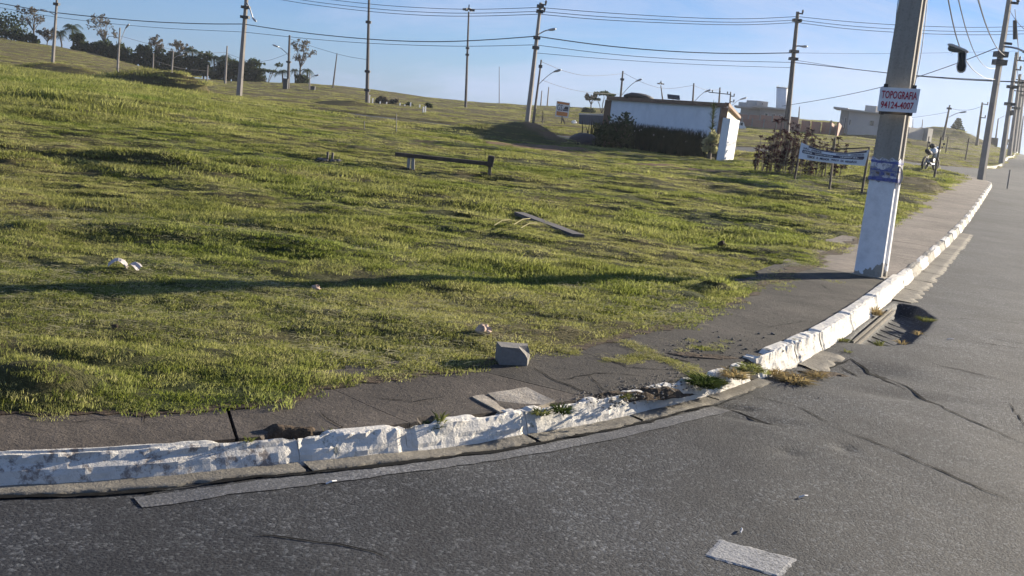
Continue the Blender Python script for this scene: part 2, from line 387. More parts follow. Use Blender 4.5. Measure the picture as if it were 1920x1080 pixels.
M['leafdry'] = mat_leaf('dry_weed', (.26, .19, .09), (.40, .32, .16), .4)
def mat_brick():
    mt = newmat('brick_wall_face'); k = NT(mt); p = k.n('TexCoord').outputs['Object']
    b = k.n('TexBrick'); b.inputs['Scale'].default_value = 3; b.inputs['Color1'].default_value = (.33, .14, .09, 1); b.inputs['Color2'].default_value = (.27, .12, .085, 1); b.inputs['Mortar'].default_value = (.30, .26, .22, 1)
    mpn = k.n('Mapping'); mpn.inputs['Rotation'].default_value = (pi / 2, 0, 0); k.l(p, mpn.inputs[0]); k.l(mpn.outputs[0], b.inputs[0])
    c = k.mix(k.ramp(k.noise(p, .8, 4), [(.4, 0.), (.7, .6)]), b.outputs[0], (.26, .20, .17)); k.bsdf(c, .9); return mt
M['brick'] = mat_brick()
def mat_nearpole():
    mt = newmat('painted_pole_concrete'); k = NT(mt); p = k.n('TexCoord').outputs['Object']
    sp = k.n('SeparateXYZ'); k.l(p, sp.inputs[0]); z = sp.outputs[2]
    n1 = k.noise(p, 7, 5, .7); n2 = k.noise(p, 40, 4, .7)
    mpn = k.n('Mapping'); mpn.inputs['Scale'].default_value = (9, 9, 1.4); k.l(p, mpn.inputs[0]); n3 = k.noise(mpn.outputs[0], 1.5, 4, .6)
    conc = k.mix(k.ramp(n3, [(.35, 0.), (.68, 1.)]), (.27, .245, .205), (.34, .31, .26))
    conc = k.mix(k.ramp(n2, [(.35, .35), (.5, 0.)]), conc, (.14, .125, .11))
    paint = k.mix(k.ramp(n1, [(.45, 0.), (.7, 1.)]), (.74, .74, .74), (.60, .60, .60))
    nb = k.noise(p, 3.2, 5, .7); hz = k.math('ADD', k.math('ADD', z, .02), k.math('MULTIPLY', k.math('SUBTRACT', nb, .40), -1.0))
    f = k.ramp(hz, [(0, 0.), (.012, 1.)]); f2 = k.ramp(k.math('SUBTRACT', z, .80), [(.25, 1.), (.36, 0.)])
    c = k.mix(k.math('MULTIPLY', f, f2), conc, paint)
    k.bsdf(c, .85, k.math('ADD', n1, n2), .35, .008, spec=.2); return mt
M['nearpole'] = mat_nearpole()

# ---------------------------------------------------------------- mesh helpers
class MB:
    def __init__(s): s.v = []; s.f = []
    def add(s, v, f):
        o = len(s.v); s.v += [tuple(p) for p in v]; s.f += [tuple(i + o for i in q) for q in f]; return s
    def box(s, c, size, R=None, taper=1.0):
        x, y, z = (a / 2 for a in size); vs = []
        for dz in (-1, 1):
            t = 1 if dz < 0 else taper
            for dx, dy in ((-1, -1), (1, -1), (1, 1), (-1, 1)):
                p = Vector((dx * x * t, dy * y * t, dz * z)); p = R @ p if R is not None else p
                vs.append(p + Vector(c))
        return s.add(vs, [(3, 2, 1, 0), (4, 5, 6, 7), (0, 1, 5, 4), (1, 2, 6, 5), (2, 3, 7, 6), (3, 0, 4, 7)])
    def beam(s, a, b, wx, wy, upv=Vector((0, 0, 1)), t=1.0):
        a = Vector(a); b = Vector(b); d = (b - a).normalized()
        x = d.cross(upv)
        if x.length < 1e-3: x = Vector((1, 0, 0))
        x.normalize(); y = x.cross(d).normalized(); vs = []
        for p, k in ((a, 1), (b, t)):
            for i, j in ((-1, -1), (1, -1), (1, 1), (-1, 1)): vs.append(p + x * (i * wx / 2 * k) + y * (j * wy / 2 * k))
        return s.add(vs, [(3, 2, 1, 0), (4, 5, 6, 7), (0, 1, 5, 4), (1, 2, 6, 5), (2, 3, 7, 6), (3, 0, 4, 7)])
    def tube(s, path, rad, n=8, cap=True):
        path = [Vector(p) for p in path]
        if not hasattr(rad, '__len__'): rad = [rad] * len(path)
        vs = []; fs = []; px = None
        for i, p in enumerate(path):
            d = (path[min(i + 1, len(path) - 1)] - path[max(i - 1, 0)]).normalized()
            if px is None:
                px = d.cross(Vector((0, 0, 1)))
                if px.length < .05: px = d.cross(Vector((0, 1, 0)))
            px = (px - d * px.dot(d)).normalized(); py = d.cross(px)
            for k in range(n):
                a = 2 * pi * k / n; vs.append(p + (px * cos(a) + py * sin(a)) * rad[i])
        for i in range(len(path) - 1):
            for k in range(n):
                a = i * n + k; b = i * n + (k + 1) % n; fs.append((a, b, b + n, a + n))
        if cap: fs += [tuple(range(n - 1, -1, -1)), tuple((len(path) - 1) * n + k for k in range(n))]
        return s.add(vs, fs)
    def rock(s, c, r, seed=0, n=3, flat=.7, rough=.3):
        rg = random.Random(seed); vs = []; fs = []
        rings, seg = 4 + n, 7 + n
        for i in range(rings + 1):
            th = pi * i / rings
            for k in range(seg):
                a = 2 * pi * k / seg; q = 1 + rg.uniform(-rough, rough) * (0 if i in (0, rings) else 1)
                vs.append(Vector(c) + Vector((sin(th) * cos(a) * q, sin(th) * sin(a) * q, cos(th) * flat * q)) * r)
        for i in range(rings):
            for k in range(seg):
                fs.append((i * seg + k, (i + 1) * seg + k, (i + 1) * seg + (k + 1) % seg, i * seg + (k + 1) % seg))
        return s.add(vs, fs)
    def build(s, name, mat, parent=None, sm=False, origin=None):
        me = bpy.data.meshes.new(name); vs = s.v
        off = Vector(origin) if origin is not None else (parent.location if parent is not None and parent.parent is None and parent.type == 'EMPTY' and origin is None else Vector((0, 0, 0)))
        if parent is not None and parent.parent is None: off = parent.location
        me.from_pydata([(p[0] - off.x, p[1] - off.y, p[2] - off.z) for p in vs], [], s.f); me.update()
        if sm: me.polygons.foreach_set('use_smooth', [True] * len(me.polygons))
        if not isinstance(mat, (list, tuple)): mat = [mat]
        for q in mat: me.materials.append(q)
        o = bpy.data.objects.new(name, me); COL.objects.link(o)
        if parent is not None: o.parent = parent
        elif origin is not None: o.location = off
        return o
def tag(o, label=None, cat=None, group=None, kind=None):
    if label: o['label'] = label
    if cat: o['category'] = cat
    if group: o['group'] = group
    if kind: o['kind'] = kind
    return o
def empty(name, loc, label, cat, group=None, kind=None):
    o = bpy.data.objects.new(name, None); COL.objects.link(o); o.location = loc; o.empty_display_size = .2
    return tag(o, label, cat, group, kind)
def grid(name, X, Y, Z, mat, keep=None, attrs=None, kind='structure', sm=True):
    ny, nx = X.shape
    co = np.stack([X, Y, Z], -1).reshape(-1, 3).astype(np.float32)
    i = np.arange(ny * nx).reshape(ny, nx)
    q = np.stack([i[:-1, :-1], i[:-1, 1:], i[1:, 1:], i[1:, :-1]], -1).reshape(-1, 4)
    if keep is not None:
        kq = keep.ravel()[q].any(1); q = q[kq]
    used = np.zeros(len(co), bool); used[q.ravel()] = True
    rem = np.cumsum(used) - 1; q = rem[q]; co = co[used]
    me = bpy.data.meshes.new(name)
    me.vertices.add(len(co)); me.vertices.foreach_set('co', co.ravel())
    me.loops.add(q.size); me.loops.foreach_set('vertex_index', q.ravel().astype(np.int32))
    me.polygons.add(len(q)); me.polygons.foreach_set('loop_start', np.arange(0, q.size, 4, dtype=np.int32))
    me.polygons.foreach_set('loop_total', np.full(len(q), 4, dtype=np.int32))
    me.update(calc_edges=True)
    if sm: me.polygons.foreach_set('use_smooth', np.ones(len(q), bool))
    else:
        nz = np.zeros(len(q) * 3, np.float32); me.polygons.foreach_get('normal', nz); me.polygons.foreach_set('use_smooth', np.abs(nz[2::3]) > 2)
    if attrs:
        for an, av in attrs.items():
            a = me.attributes.new(an, 'FLOAT', 'POINT'); a.data.foreach_set('value', av.ravel()[used].astype(np.float32))
    me.materials.append(mat)
    o = bpy.data.objects.new(name, me); COL.objects.link(o)
    if kind: o['kind'] = kind
    return o
def axis(lo, hi, f0, f1, step, grow):
    a = list(np.arange(f0, f1, step)); st = step; x = a[-1]
    while x < hi: st *= grow; x += st; a.append(x)
    st = step; x = f0; b = []
    while x > lo: st *= grow; x -= st; b.append(x)
    return np.array(b[::-1] + a)

# ---------------------------------------------------------------- ground sheet
xa = axis(-2500, 2500, -6.5, 8.5, .055, 1.022); ya = axis(-400, 3000, 3.4, 16, .055, 1.016)
X, Y = np.meshgrid(xa, ya)
paved = inpoly(X, Y, PAVEDPOLY); dg = dist(X, Y, GEN)
sdg = np.where(paved, -dg, dg)
Z = turf(X, Y)
edge = sstep(-.03, .25, sdg)
Z = np.where(sdg > -.03, base(X, Y) + .10 + (Z - base(X, Y) - .10) * edge + .015, base(X, Y) - .22)
grid('ground', X, Y, Z, M['turf'], attrs={'soil': soilmask(X, Y)})

# ---------------------------------------------------------------- road
DR = [G(1588, 643), G(1606, 620), G(1656, 580), G(1682, 566), G(1722, 574), G(1752, 598), G(1738, 618), G(1708, 646), G(1650, 650)]
DRP = np.array([(p.x, p.y) for p in DR])
def roadz(x, y):
    z = base(x, y)
    r = np.sqrt(x * x + y * y)
    z = z + fbm(x * .7, y * .7, 3) * .018 * (1 - sstep(12, 25, r)) + fbm(x * .25, y * .25, 2) * .05 * sstep(12, 30, r) * (1 - sstep(60, 100, r))
    near = r < 22
    d = np.zeros(x.shape); ins = inpoly(x, y, DRP); dd = dist(x, y, np.concatenate([DRP, DRP[:1]]))
    d = np.where(ins, sstep(0, .07, dd), 0) * .11
    # sagging, broken patch beside the drain and a few dents
    for px, py, sx, sy, h in ((1545, 690, .25, .2, .03), (1620, 690, .3, .22, .035), (1690, 740, .4, .12, .02), (1430, 790, .22, .05, .015), (1480, 850, .06, .05, .015), (1585, 840, .04, .07, .02),
                              (1360, 762, .09, .035, .02), (1400, 768, .05, .04, .02)):
        p = G(px, py); d = d + h * np.exp(-((x - p.x) / sx) ** 2 - ((y - p.y) / sy) ** 2)
    z = z - d + 0.005 * fbm(x * 4, y * 4, 2) * (1 - sstep(8, 14, r))
    return z
xa = axis(-60, 420, -2.4, 6.5, .045, 1.03); ya = axis(-30, 260, 2.6, 13, .045, 1.022)
X, Y = np.meshgrid(xa, ya)
ins = inpoly(X, Y, ROADPOLY)
dk = dist(X, Y, ROADPOLY[:-3])
keep = ins | (dk < .06)
grid('road', X, Y, np.where(ins, roadz(X, Y), roadz(X, Y) - .01), M['asphalt'], keep)

def rz(x, y): return float(roadz(np.array([x]), np.array([y]))[0])
def ribbon(name, P, wd, mat, lift=.004, seed=0, parent=None, rough=.3, zf=rz, taper=True, kind=None):
    rg = random.Random(seed); mb = MB(); vs = []
    P = [Vector((p[0], p[1], 0)) for p in P]
    n = len(P)
    for i, p in enumerate(P):
        d = (P[min(i + 1, n - 1)] - P[max(i - 1, 0)]).normalized(); s = Vector((-d.y, d.x, 0))
        t = (min(i, n - 1 - i) / (n * .25)) if taper else 1
        ww = wd * (1 + rg.uniform(-rough, rough)) * min(1, t + .15)
        for k in (-1, 1):
            q = p + s * k * ww / 2; vs.append((q.x, q.y, zf(q.x, q.y) + lift))
    mb.add(vs, [(2 * i, 2 * i + 1, 2 * i + 3, 2 * i + 2) for i in range(n - 1)])
    o = mb.build(name, mat, parent)
    if kind: o['kind'] = kind
    return o
def jag(P, step, amp, seed):
    rg = random.Random(seed); D = dense(P, lambda a: step)
    return [p + Vector((rg.gauss(0, amp), rg.gauss(0, amp), 0)) for p in D]
LINE = dense(smooth([G(258, 943), G(400, 926), G(560, 905), G(640, 897), G(760, 882), G(860, 866), G(960, 849), G(1120, 821), G(1250, 795), G(1354, 768)], 2), lambda a: .08)
ribbon('edge_line', LINE, .100, M['edge_line'], .0035, 5, rough=.16, taper=False, kind='structure')
dq = [G(1348, 1015), G(1320, 1046), G(1462, 1086), G(1494, 1052)]
mb = MB(); ng = 18; vs = []; rgd = random.Random(2)
for i in range(ng + 1):
    for j in range(ng + 1):
        a = dq[0].lerp(dq[1], j / ng); b = dq[3].lerp(dq[2], j / ng); p = a.lerp(b, i / ng); e_1 = .005 if i in (0, ng) or j in (0, ng) else 0; p = p + Vector((rgd.uniform(-e_1, e_1), rgd.uniform(-e_1, e_1), 0)); vs.append((p.x, p.y, rz(p.x, p.y) + .004 - (.003 if e_1 else 0)))
mb.add(vs, [(i * (ng + 1) + j, i * (ng + 1) + j + 1, (i + 1) * (ng + 1) + j + 1, (i + 1) * (ng + 1) + j) for i in range(ng) for j in range(ng)])
mb.build('lane_dash', M['marking'])['kind'] = 'structure'
CR = [([(470, 1002), (560, 1012), (640, 1022), (700, 1035), (735, 1052)], .010), ([(245, 950), (275, 930), (300, 915)], .014),
      ([(1480, 695), (1600, 672), (1740, 745), (1800, 778), (1925, 832)], .016), ([(1560, 800), (1640, 830), (1745, 875), (1840, 920), (1925, 948)], .010),
      ([(1690, 660), (1760, 685), (1850, 705), (1925, 722)], .008), ([(1360, 765), (1430, 790), (1480, 803)], .014), ([(1415, 742), (1500, 765), (1560, 795)], .009),
      ([(1830, 642), (1880, 648), (1925, 655)], .012), ([(1860, 636), (1925, 645)], .008), ([(1888, 752), (1925, 800)], .008), ([(1750, 595), (1830, 600), (1925, 606)], .008),
      ([(1640, 690), (1665, 715), (1700, 730)], .02), ([(1580, 680), (1620, 700), (1660, 700)], .016)]
cr_root = empty('road_cracks', (0, 0, 0), None, None, None, 'structure')
for i, (c, wd) in enumerate(CR):
    ribbon('crack', jag([G(*p) for p in c], .07, .008, i), wd * 1.1, M['crack'], .003, i, cr_root, .6)

# ---------------------------------------------------------------- kerb, gutter and sidewalk
KD = dense(KS, lambda a: max(.02, a.length * .004))
KX = np.array([(p.x, p.y) for p in KD]); SEG = np.sqrt((np.diff(KX, axis=0) ** 2).sum(1)); ARC = np.concatenate([[0], np.cumsum(SEG)])
def kp(s):
    return np.interp(s, ARC, KX[:, 0]), np.interp(s, ARC, KX[:, 1])
def kt(s):
    a = np.array(kp(s + .06)); b = np.array(kp(s - .06)); d = a - b; return d / np.hypot(*d)
def s_of(px, py, z=0.0):
    p = G(px, py, z); return float(ARC[np.argmin((KX[:, 0] - p.x) ** 2 + (KX[:, 1] - p.y) ** 2)])
KH = .115
def kerb_stone(s0, s1, mat, parent, seed, h=KH, wt=.12, amp=.009, dips=(), res=.025):
    n = max(4, int((s1 - s0) / res)); n = min(n, 60)
    prof = [(0, -.12), (0, .0), (.009, .02), (.017, .04), (.025, .06), (.035, .085), (.043, 1.0 * h - .010), (.053, h - .002), (.068, h), (.088, h + .001), (wt - .012, h), (wt, h - .01), (wt + .004, .04), (wt + .004, -.1)]
    m_ = len(prof); vs = []; fs = []
    for i in range(n + 1):
        s = s0 + (s1 - s0) * i / n; x, y = kp(s); d = kt(s); nx, ny = -d[1], d[0]
        zb = base1(x, y); endk = min(1, min(i, n - i) / 1.2) if n > 5 else 1
        for j, (o, z) in enumerate(prof):
            nn = float(fbm(np.array([s * 9 + seed]), np.array([j * .9 + seed * 3.1]), 4)[0]) * amp * 2.2
            nn2 = float(fbm(np.array([s * 30 + seed]), np.array([j * 2.3]), 3)[0]) * amp * (1.7 if 5 < j < 10 else 1.0)
            oo = o; zz = z
            if z > -.05:
                if j < 8: oo = o - (nn + nn2) * (1 if j > 1 else .3)
                if j >= 6 and j < 12: zz = z + (nn + nn2) * .9
                for dc, dw, dh, side in dips:
                    g = exp(-((s - dc) / dw) ** 4)
                    if side == 'back' and j >= 8: zz = min(zz, z - dh * g) if True else zz; oo = oo - (.03 * g if j >= 11 else 0)
                    if side == 'all' and j >= 5: zz = zz - dh * g * (z / h)
                    if side == 'front' and 4 < j < 9: zz = zz - dh * g * .5; oo = oo + dh * g
            if endk < 1: oo = oo + (.010 if j < 7 else (-.006 if j > 10 else 0)); zz = zz - (.010 if 6 < j < 12 else 0)
            vs.append((x + nx * oo, y + ny * oo, zb + zz))
    for i in range(n):
        for j in range(m_ - 1): fs.append((i * m_ + j, (i + 1) * m_ + j, (i + 1) * m_ + j + 1, i * m_ + j + 1))
    fs.append(tuple(range(m_))); fs.append(tuple(n * m_ + j for j in range(m_ - 1, -1, -1)))
    mb = MB(); mb.add(vs, fs); return mb.build('kerb_stone', mat, parent, sm=False)
kroot = empty('kerb', (0, 0, 0), None, None, None, 'structure')
sA = s_of(0, 920)
joints = [sA - 3.6, sA - 2.6, sA - 1.7, sA - .75, s_of(562, 875), s_of(772, 853), s_of(992, 817), s_of(1228, 773), s_of(1416, 717)]
for i in range(len(joints) - 1):
    dips = []
    if i == 3: dips = [(s_of(500, 880), .17, .055, 'back'), (s_of(430, 888), .5, .012, 'front'), (s_of(120, 915), .3, .015, 'front')]
    if i == 4: dips = [(s_of(590, 872), .06, .05, 'back'), (s_of(600, 872), .08, .02, 'front')]
    if i == 5: dips = [(s_of(812, 850), .08, .05, 'back'), (s_of(930, 827), .08, .035, 'back')]
    if i == 6: dips = [(s_of(1060, 800), .14, .05, 'back'), (s_of(1160, 788), .1, .03, 'back')]
    if i == 7: dips = [(s_of(1335, 745), .10, .06, 'back'), (s_of(1390, 728), .05, .05, 'all'), (s_of(1290, 757), .07, .02, 'back')]
    kerb_stone(joints[i] + .0015, joints[i + 1] - .0015, M['kerb_dirty' if i in (0, 2, 3) else 'kerb'], kroot, i * 7.7, amp=.005, dips=dips, wt=.115)
j2 = [s_of(1424, 713) + .03, s_of(1500, 681), s_of(1548, 657), s_of(1600, 620), s_of(1650, 584), s_of(1698, 538)]
for i in range(len(j2) - 1):
    kerb_stone(j2[i] + .006, j2[i + 1] - .006, M['kerb'], kroot, 50 + i * 3.3, h=.135, wt=.15, amp=.0055 if i < 2 else .0032,
               dips=[(j2[0] + .2, .12, .03, 'back')] if i == 0 else ())
s = j2[-1] + .03; k = 0
send = s_of(1855, 365) + 13
LK = ARC[-1]
while s < min(send + 6, LK - 1.0):
    ln = .95 + .1 * random.random()
    kerb_stone(s + .008, s + ln - .008, M['kerb' if k % 2 == 0 else 'kerb_bare'], kroot, 100 + k * 1.7, h=.12, wt=.13, amp=.004, res=.16 if k > 4 else .08)
    s += ln; k += 1
# kerb round the mouth of the side street and up the hill
K2S = smooth([K[-1]] + [], 0)
def far_kerb(P, mat_a, mat_b, step):
    D = [Vector((p.x, p.y, 0)) for p in P]; D = dense(smooth(D, 2), lambda a: step)
    for i, (a, b) in enumerate(zip(D, D[1:])):
        d = (b - a).normalized(); nrm = Vector((-d.y, d.x, 0)); za = base1(a.x, a.y); zb = base1(b.x, b.y)
        mb = MB(); c = [a + d * .01, b - d * .01]
        vs = []
        for p, z in ((c[0], za), (c[1], zb)):
            for o, hh in ((0, -.2), (.02, .2), (.16, .2), (.16, -.2)): vs.append(p + nrm * o + Vector((0, 0, z + hh)))
        mb.add(vs, [(0, 1, 5, 4), (1, 2, 6, 5), (2, 3, 7, 6), (0, 3, 2, 1), (4, 5, 6, 7)])
        mb.build('kerb_stone', mat_a if i % 2 else mat_b, kroot)
far_kerb(K2, M['kerb'], M['kerb_dirty'], 3.0)

# concrete gutter, in pieces
groot = empty('gutter', (0, 0, 0), None, None, None, 'structure')
def strip(name, s0, s1, o0, o1, z0, z1, mat, parent, step=.05, noise=.004, seed=0, zf=rz, jagv=.0):
    n = max(2, int((s1 - s0) / step)); vs = []; fs = []; rg = random.Random(seed)
    for i in range(n + 1):
        s = s0 + (s1 - s0) * i / n; x, y = kp(s); d = kt(s); nx, ny = -d[1], d[0]
        j0 = rg.uniform(-jagv, jagv)
        for k in range(4):
            t = k / 3; o = (o0 + j0 * (1 - t)) * (1 - t) + o1 * t; px_, py_ = x + nx * o, y + ny * o
            vs.append((px_, py_, zf(px_, py_) + z0 * (1 - t) + z1 * t + rg.uniform(-noise, noise)))
        px_, py_ = x + nx * (o0 + j0), y + ny * (o0 + j0); vs.append((px_, py_, zf(px_, py_) - .05))
    for i in range(n):
        a = i * 5; b = a + 5
        for k in range(3): fs.append((a + k, b + k, b + k + 1, a + k + 1))
        fs.append((a + 4, b + 4, b, a))
    mb = MB(); mb.add(vs, fs); return mb.build(name, mat, parent, sm=True)
gj = [sA - 3.6, sA - 1.9, sA - .2, s_of(562, 875), s_of(985, 817), s_of(1180, 783), s_of(1330, 748), s_of(1430, 712)]
for i in range(len(gj) - 1):
    strip('gutter_slab', gj[i] + .012, gj[i + 1] - .012, -.085, .01, .008, .012, M['gutter'], groot, .04, .0015, i, jagv=.012)
gj = [s_of(1500, 681), s_of(1540, 660)]
strip('gutter_slab', gj[0], gj[1], -.16, .01, .006, .012, M['gutter'], groot, .05, .003, 9, jagv=.03)
s = s_of(1672, 561)
while s < s_of(1800, 440):
    strip('gutter_slab', s + .012, s + 1.0, -.22, .01, .006, .012, M['gutter'], groot, .08, .002, int(s * 10), jagv=.03); s += 1.02
ribbon('gutter_gap', jag([Vector((*(np.array(kp(s)) + np.array([kt(s)[1], -kt(s)[0]]) * (.108 + .008 * sin(s * 7))), 0)) for s in np.arange(sA - 2, s_of(1400, 720), .07)], 1, .004, 4), .022, M['crack'], .0075, 3, groot, .8)

# sidewalk: slabs between the kerb and the turf
GTREE = GEN
HOLE = G(545, 822, .12); HOLE2 = G(800, 785, .12)
def walkz(x, y):
    z = base(x, y) + KH - .002 + fbm(x * 1.3, y * 1.3, 3) * .012
    d = np.zeros(x.shape)
    for p, sx, sy, h in ((G(548, 820, .11), .13, .07, .10), (G(592, 818, .11), .05, .05, .07), (G(815, 790, .11), .07, .035, .04), (G(1000, 768, .11), .14, .03, .03), (G(1300, 715, .11), .10, .05, .05), (G(1200, 735, .11), .16, .03, .03)):
        u = ((x - p.x) * .9 + (y - p.y) * .43) / sx; v = (-(x - p.x) * .43 + (y - p.y) * .9) / sy
        d = np.maximum(d, h * (1 - sstep(.6, 1.15, np.sqrt(u * u + v * v) + fbm(x * 14, y * 14, 2) * .35)))
    return z - d
sroot = empty('sidewalk', (0, 0, 0), None, None, None, 'structure')
def edge_off(s):
    """how far the turf edge lies from the kerb at arc s"""
    x, y = kp(s); d = kt(s); nx, ny = -d[1], d[0]
    t = np.arange(.1, 9, .05); X_ = x + nx * t; Y_ = y + ny * t
    ins_ = inpoly(X_, Y_, PAVEDPOLY); k_ = np.argmin(ins_) if (~ins_).any() else len(t) - 1
    return t[k_]
def slab(s0, s1, mat, step, name='slab', skew0=0.0, skew1=0.0, extra=.22):
    n = max(3, int((s1 - s0) / step)); nt_ = 16
    ss = np.linspace(s0, s1, n + 1); Xs = []; Ys = []
    for i, s in enumerate(ss):
        e = edge_off(s) + extra; t = np.linspace(KH * 0 + .105, e, nt_)
        f = i / n; sk = (skew0 * (1 - f) + skew1 * f) * (t - .1)
        xx = []; yy = []
        for tt, kk in zip(t, sk):
            x, y = kp(s + kk); d = kt(s + kk); xx.append(x - d[1] * tt); yy.append(y + d[0] * tt)
        Xs.append(xx); Ys.append(yy)
    X_ = np.array(Xs); Y_ = np.array(Ys); Z_ = walkz(X_, Y_)
    tilt = fbm(np.array([s0 * 3.3]), np.array([1.7]), 1)[0] * .0010
    Z_ = Z_ + tilt
    # rim dropping down around the slab so the joints have depth
    def rim(A, dz):
        B = np.pad(A, 1, mode='edge')
        if dz is not None:
            B[0] -= dz; B[-1] -= dz; B[:, 0] -= dz; B[:, -1] -= dz
        return B
    o = grid(name, rim(X_, None).T, rim(Y_, None).T, rim(Z_, .06).T, mat, kind=None, sm=False)
    o.parent = sroot; return o
sj = s_of(462, 885)
bnd = [sA - 3.5, sA - 1.9, sA - .35, sj - .006, s_of(790, 850), s_of(1130, 795)]
for i in range(len(bnd) - 1):
    slab(bnd[i] + (.008 if i == 3 else .002), bnd[i + 1] - (.008 if i == 2 else .002), M['slab'], .045, skew0=(.1, .1, .1, .25, -.12)[i], skew1=(.1, .1, .25, -.12, -.35)[i])
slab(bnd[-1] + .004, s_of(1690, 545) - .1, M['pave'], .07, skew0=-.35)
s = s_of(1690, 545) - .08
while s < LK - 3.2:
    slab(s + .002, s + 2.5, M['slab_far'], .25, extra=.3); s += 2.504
es = empty('turf_edge_soil', (0, 0, 0), None, None, None, 'structure')
_ge = [Vector((a, b, 0)) for a, b in GEN if 3.5 < b < 24 and a * a + b * b < 26 ** 2 and -3.6 < a]
for q in range(0, len(_ge) - 8, 24):
    ribbon('soil_spill', [p + Vector((random.gauss(0, .008), random.gauss(0, .012) - .012, 0)) for p in _ge[q:q + 27]], .085 if _ge[q].y < 9 else .14, M['soil'], .004, q, es, .7, zf=lambda x, y: float(walkz(np.array([x]), np.array([y]))[0]), taper=False)
ck = empty('sidewalk_cracks', (0, 0, 0), None, None, None, 'structure')
wz = lambda x, y: float(walkz(np.array([x]), np.array([y]))[0])
for i, (c, wd) in enumerate(([[(1000, 690), (1040, 712), (1100, 735), (1150, 748)], .012], [[(1040, 712), (1130, 700), (1210, 706)], .008], [[(560, 800), (500, 797), (470, 800)], .008],
                             [[(600, 770), (640, 800), (620, 815)], .006], [[(1060, 655), (1120, 668), (1180, 690), (1300, 694)], .010], [[(1180, 640), (1215, 660), (1300, 680)], .02],
                             [[(1500, 525), (1540, 535), (1560, 545)], .01], [[(250, 765), (268, 780), (280, 800)], .005], [[(120, 790), (200, 785), (262, 800)], .004], [[(1100, 700), (1130, 730), (1170, 740)], .006], [[(1380, 600), (1440, 612), (1520, 600)], .007], [[(700, 745), (780, 752), (840, 740)], .006])):
    ribbon('crack', jag([G(p[0], p[1], .115) for p in c], .05, .007, 70 + i), wd, M['crack'], .003, i, ck, .7, zf=wz)
# earth under the broken bits
def patch(name, c, rx, ry, h, mat, seed, zf, parent=None, yaw=0.45, label=None, cat=None, n=26, sink=.05, amp=.6):
    t = np.linspace(-1, 1, n); U, V = np.meshgrid(t, t)
    X_ = c.x + (U * rx * cos(yaw) - V * ry * sin(yaw)); Y_ = c.y + (U * rx * sin(yaw) + V * ry * cos(yaw))
    R_ = np.sqrt(U * U + V * V)
    hz_ = np.vectorize(zf)(X_, Y_)
    Z_ = hz_ - sink * sstep(.55, 1.0, R_ + fbm(X_ * 14 + seed, Y_ * 14, 3) * .5) + h * np.clip(fbm(X_ * 22 + seed, Y_ * 22, 4) * amp + .5, 0, 1.3)
    o = grid(name, X_, Y_, Z_, mat, keep=R_ < 1.0, kind='stuff', sm=False)
    if label: tag(o, label, cat)
    return o
tag(patch('soil_patch', G(545, 828, .06), .17, .075, .035, M['soil'], 1, wz), 'dark earth in the broken hole between sidewalk and kerb', 'soil')
tag(patch('soil_patch', G(1200, 735, .11), .42, .05, .02, M['soil'], 2, wz, yaw=.62), 'crumbly earth and grit along the kerb right of the pale cover', 'soil')
tag(patch('soil_patch', G(1310, 668, .11), .42, .10, .012, M['soil'], 3, wz, yaw=.2, sink=.03), 'loose earth and grit on the sidewalk above the weedy kerb', 'soil')
tag(patch('soil_patch', G(1545, 695), .32, .10, .02, M['soil'], 4, rz, yaw=.7, sink=.02), 'loose earth in the broken gutter before the drain', 'soil')

# ---------------------------------------------------------------- grass
def blades(n, rad, h0, h1, wd, lean, seed, mat, name, seg=2):
    rg = random.Random(seed); mb = MB()
    for _ in range(n):
        a = rg.uniform(0, 2 * pi); r = rad * sqrt(rg.random()); bx, by = r * cos(a), r * sin(a)
        hh = rg.uniform(h0, h1); l = rg.uniform(0, lean) * hh; la = rg.uniform(0, 2 * pi); fa = rg.uniform(0, pi)
        sx, sy = cos(fa) * wd / 2, sin(fa) * wd / 2; dx, dy = cos(la) * l, sin(la) * l
        m1 = (bx + dx * .35, by + dy * .35, hh * .55)
        vs = [(bx - sx, by - sy, -.01), (bx + sx, by + sy, -.01), (m1[0] + sx * .8, m1[1] + sy * .8, m1[2]), (m1[0] - sx * .8, m1[1] - sy * .8, m1[2]), (bx + dx, by + dy, hh * (1 - .25 * min(1, l / hh)))]
        mb.add(vs, [(0, 1, 2, 3), (3, 2, 4)])
    me = bpy.data.meshes.new(name); me.from_pydata(mb.v, [], mb.f); me.materials.append(mat)
    return bpy.data.objects.new(name, me)
def straws(n, rad, seed):
    rg = random.Random(seed); mb = MB()
    for _ in range(n):
        a = rg.uniform(0, 2 * pi); r = rad * sqrt(rg.random()); p = Vector((r * cos(a), r * sin(a), rg.uniform(.03, .055)))
        la = rg.gauss(.45, .6); l = rg.uniform(.02, .075); d = Vector((cos(la) * l, sin(la) * l, rg.uniform(-.01, .02))); s_ = Vector((-d.y, d.x, 0)).normalized() * .0022
        q = p + d
        mb.add([p - s_, p + s_, q + s_, q - s_], [(0, 1, 2, 3)])
    me = bpy.data.meshes.new('hay'); me.from_pydata(mb.v, [], mb.f); me.materials.append(M['straw'])
    return bpy.data.objects.new('hay', me)
TUFT = [blades(85, .095, .014, .046, .0036, 1.4, 1, M['grass'], 'tuft'), blades(80, .095, .012, .034, .0036, 1.8, 2, M['grass'], 'tuft'),
        blades(64, .08, .025, .068, .0038, 1.1, 3, M['grass_tall'], 'tuft'), blades(60, .10, .035, .11, .005, .9, 4, M['grass_tall'], 'tuft'),
        straws(11, .13, 5)]
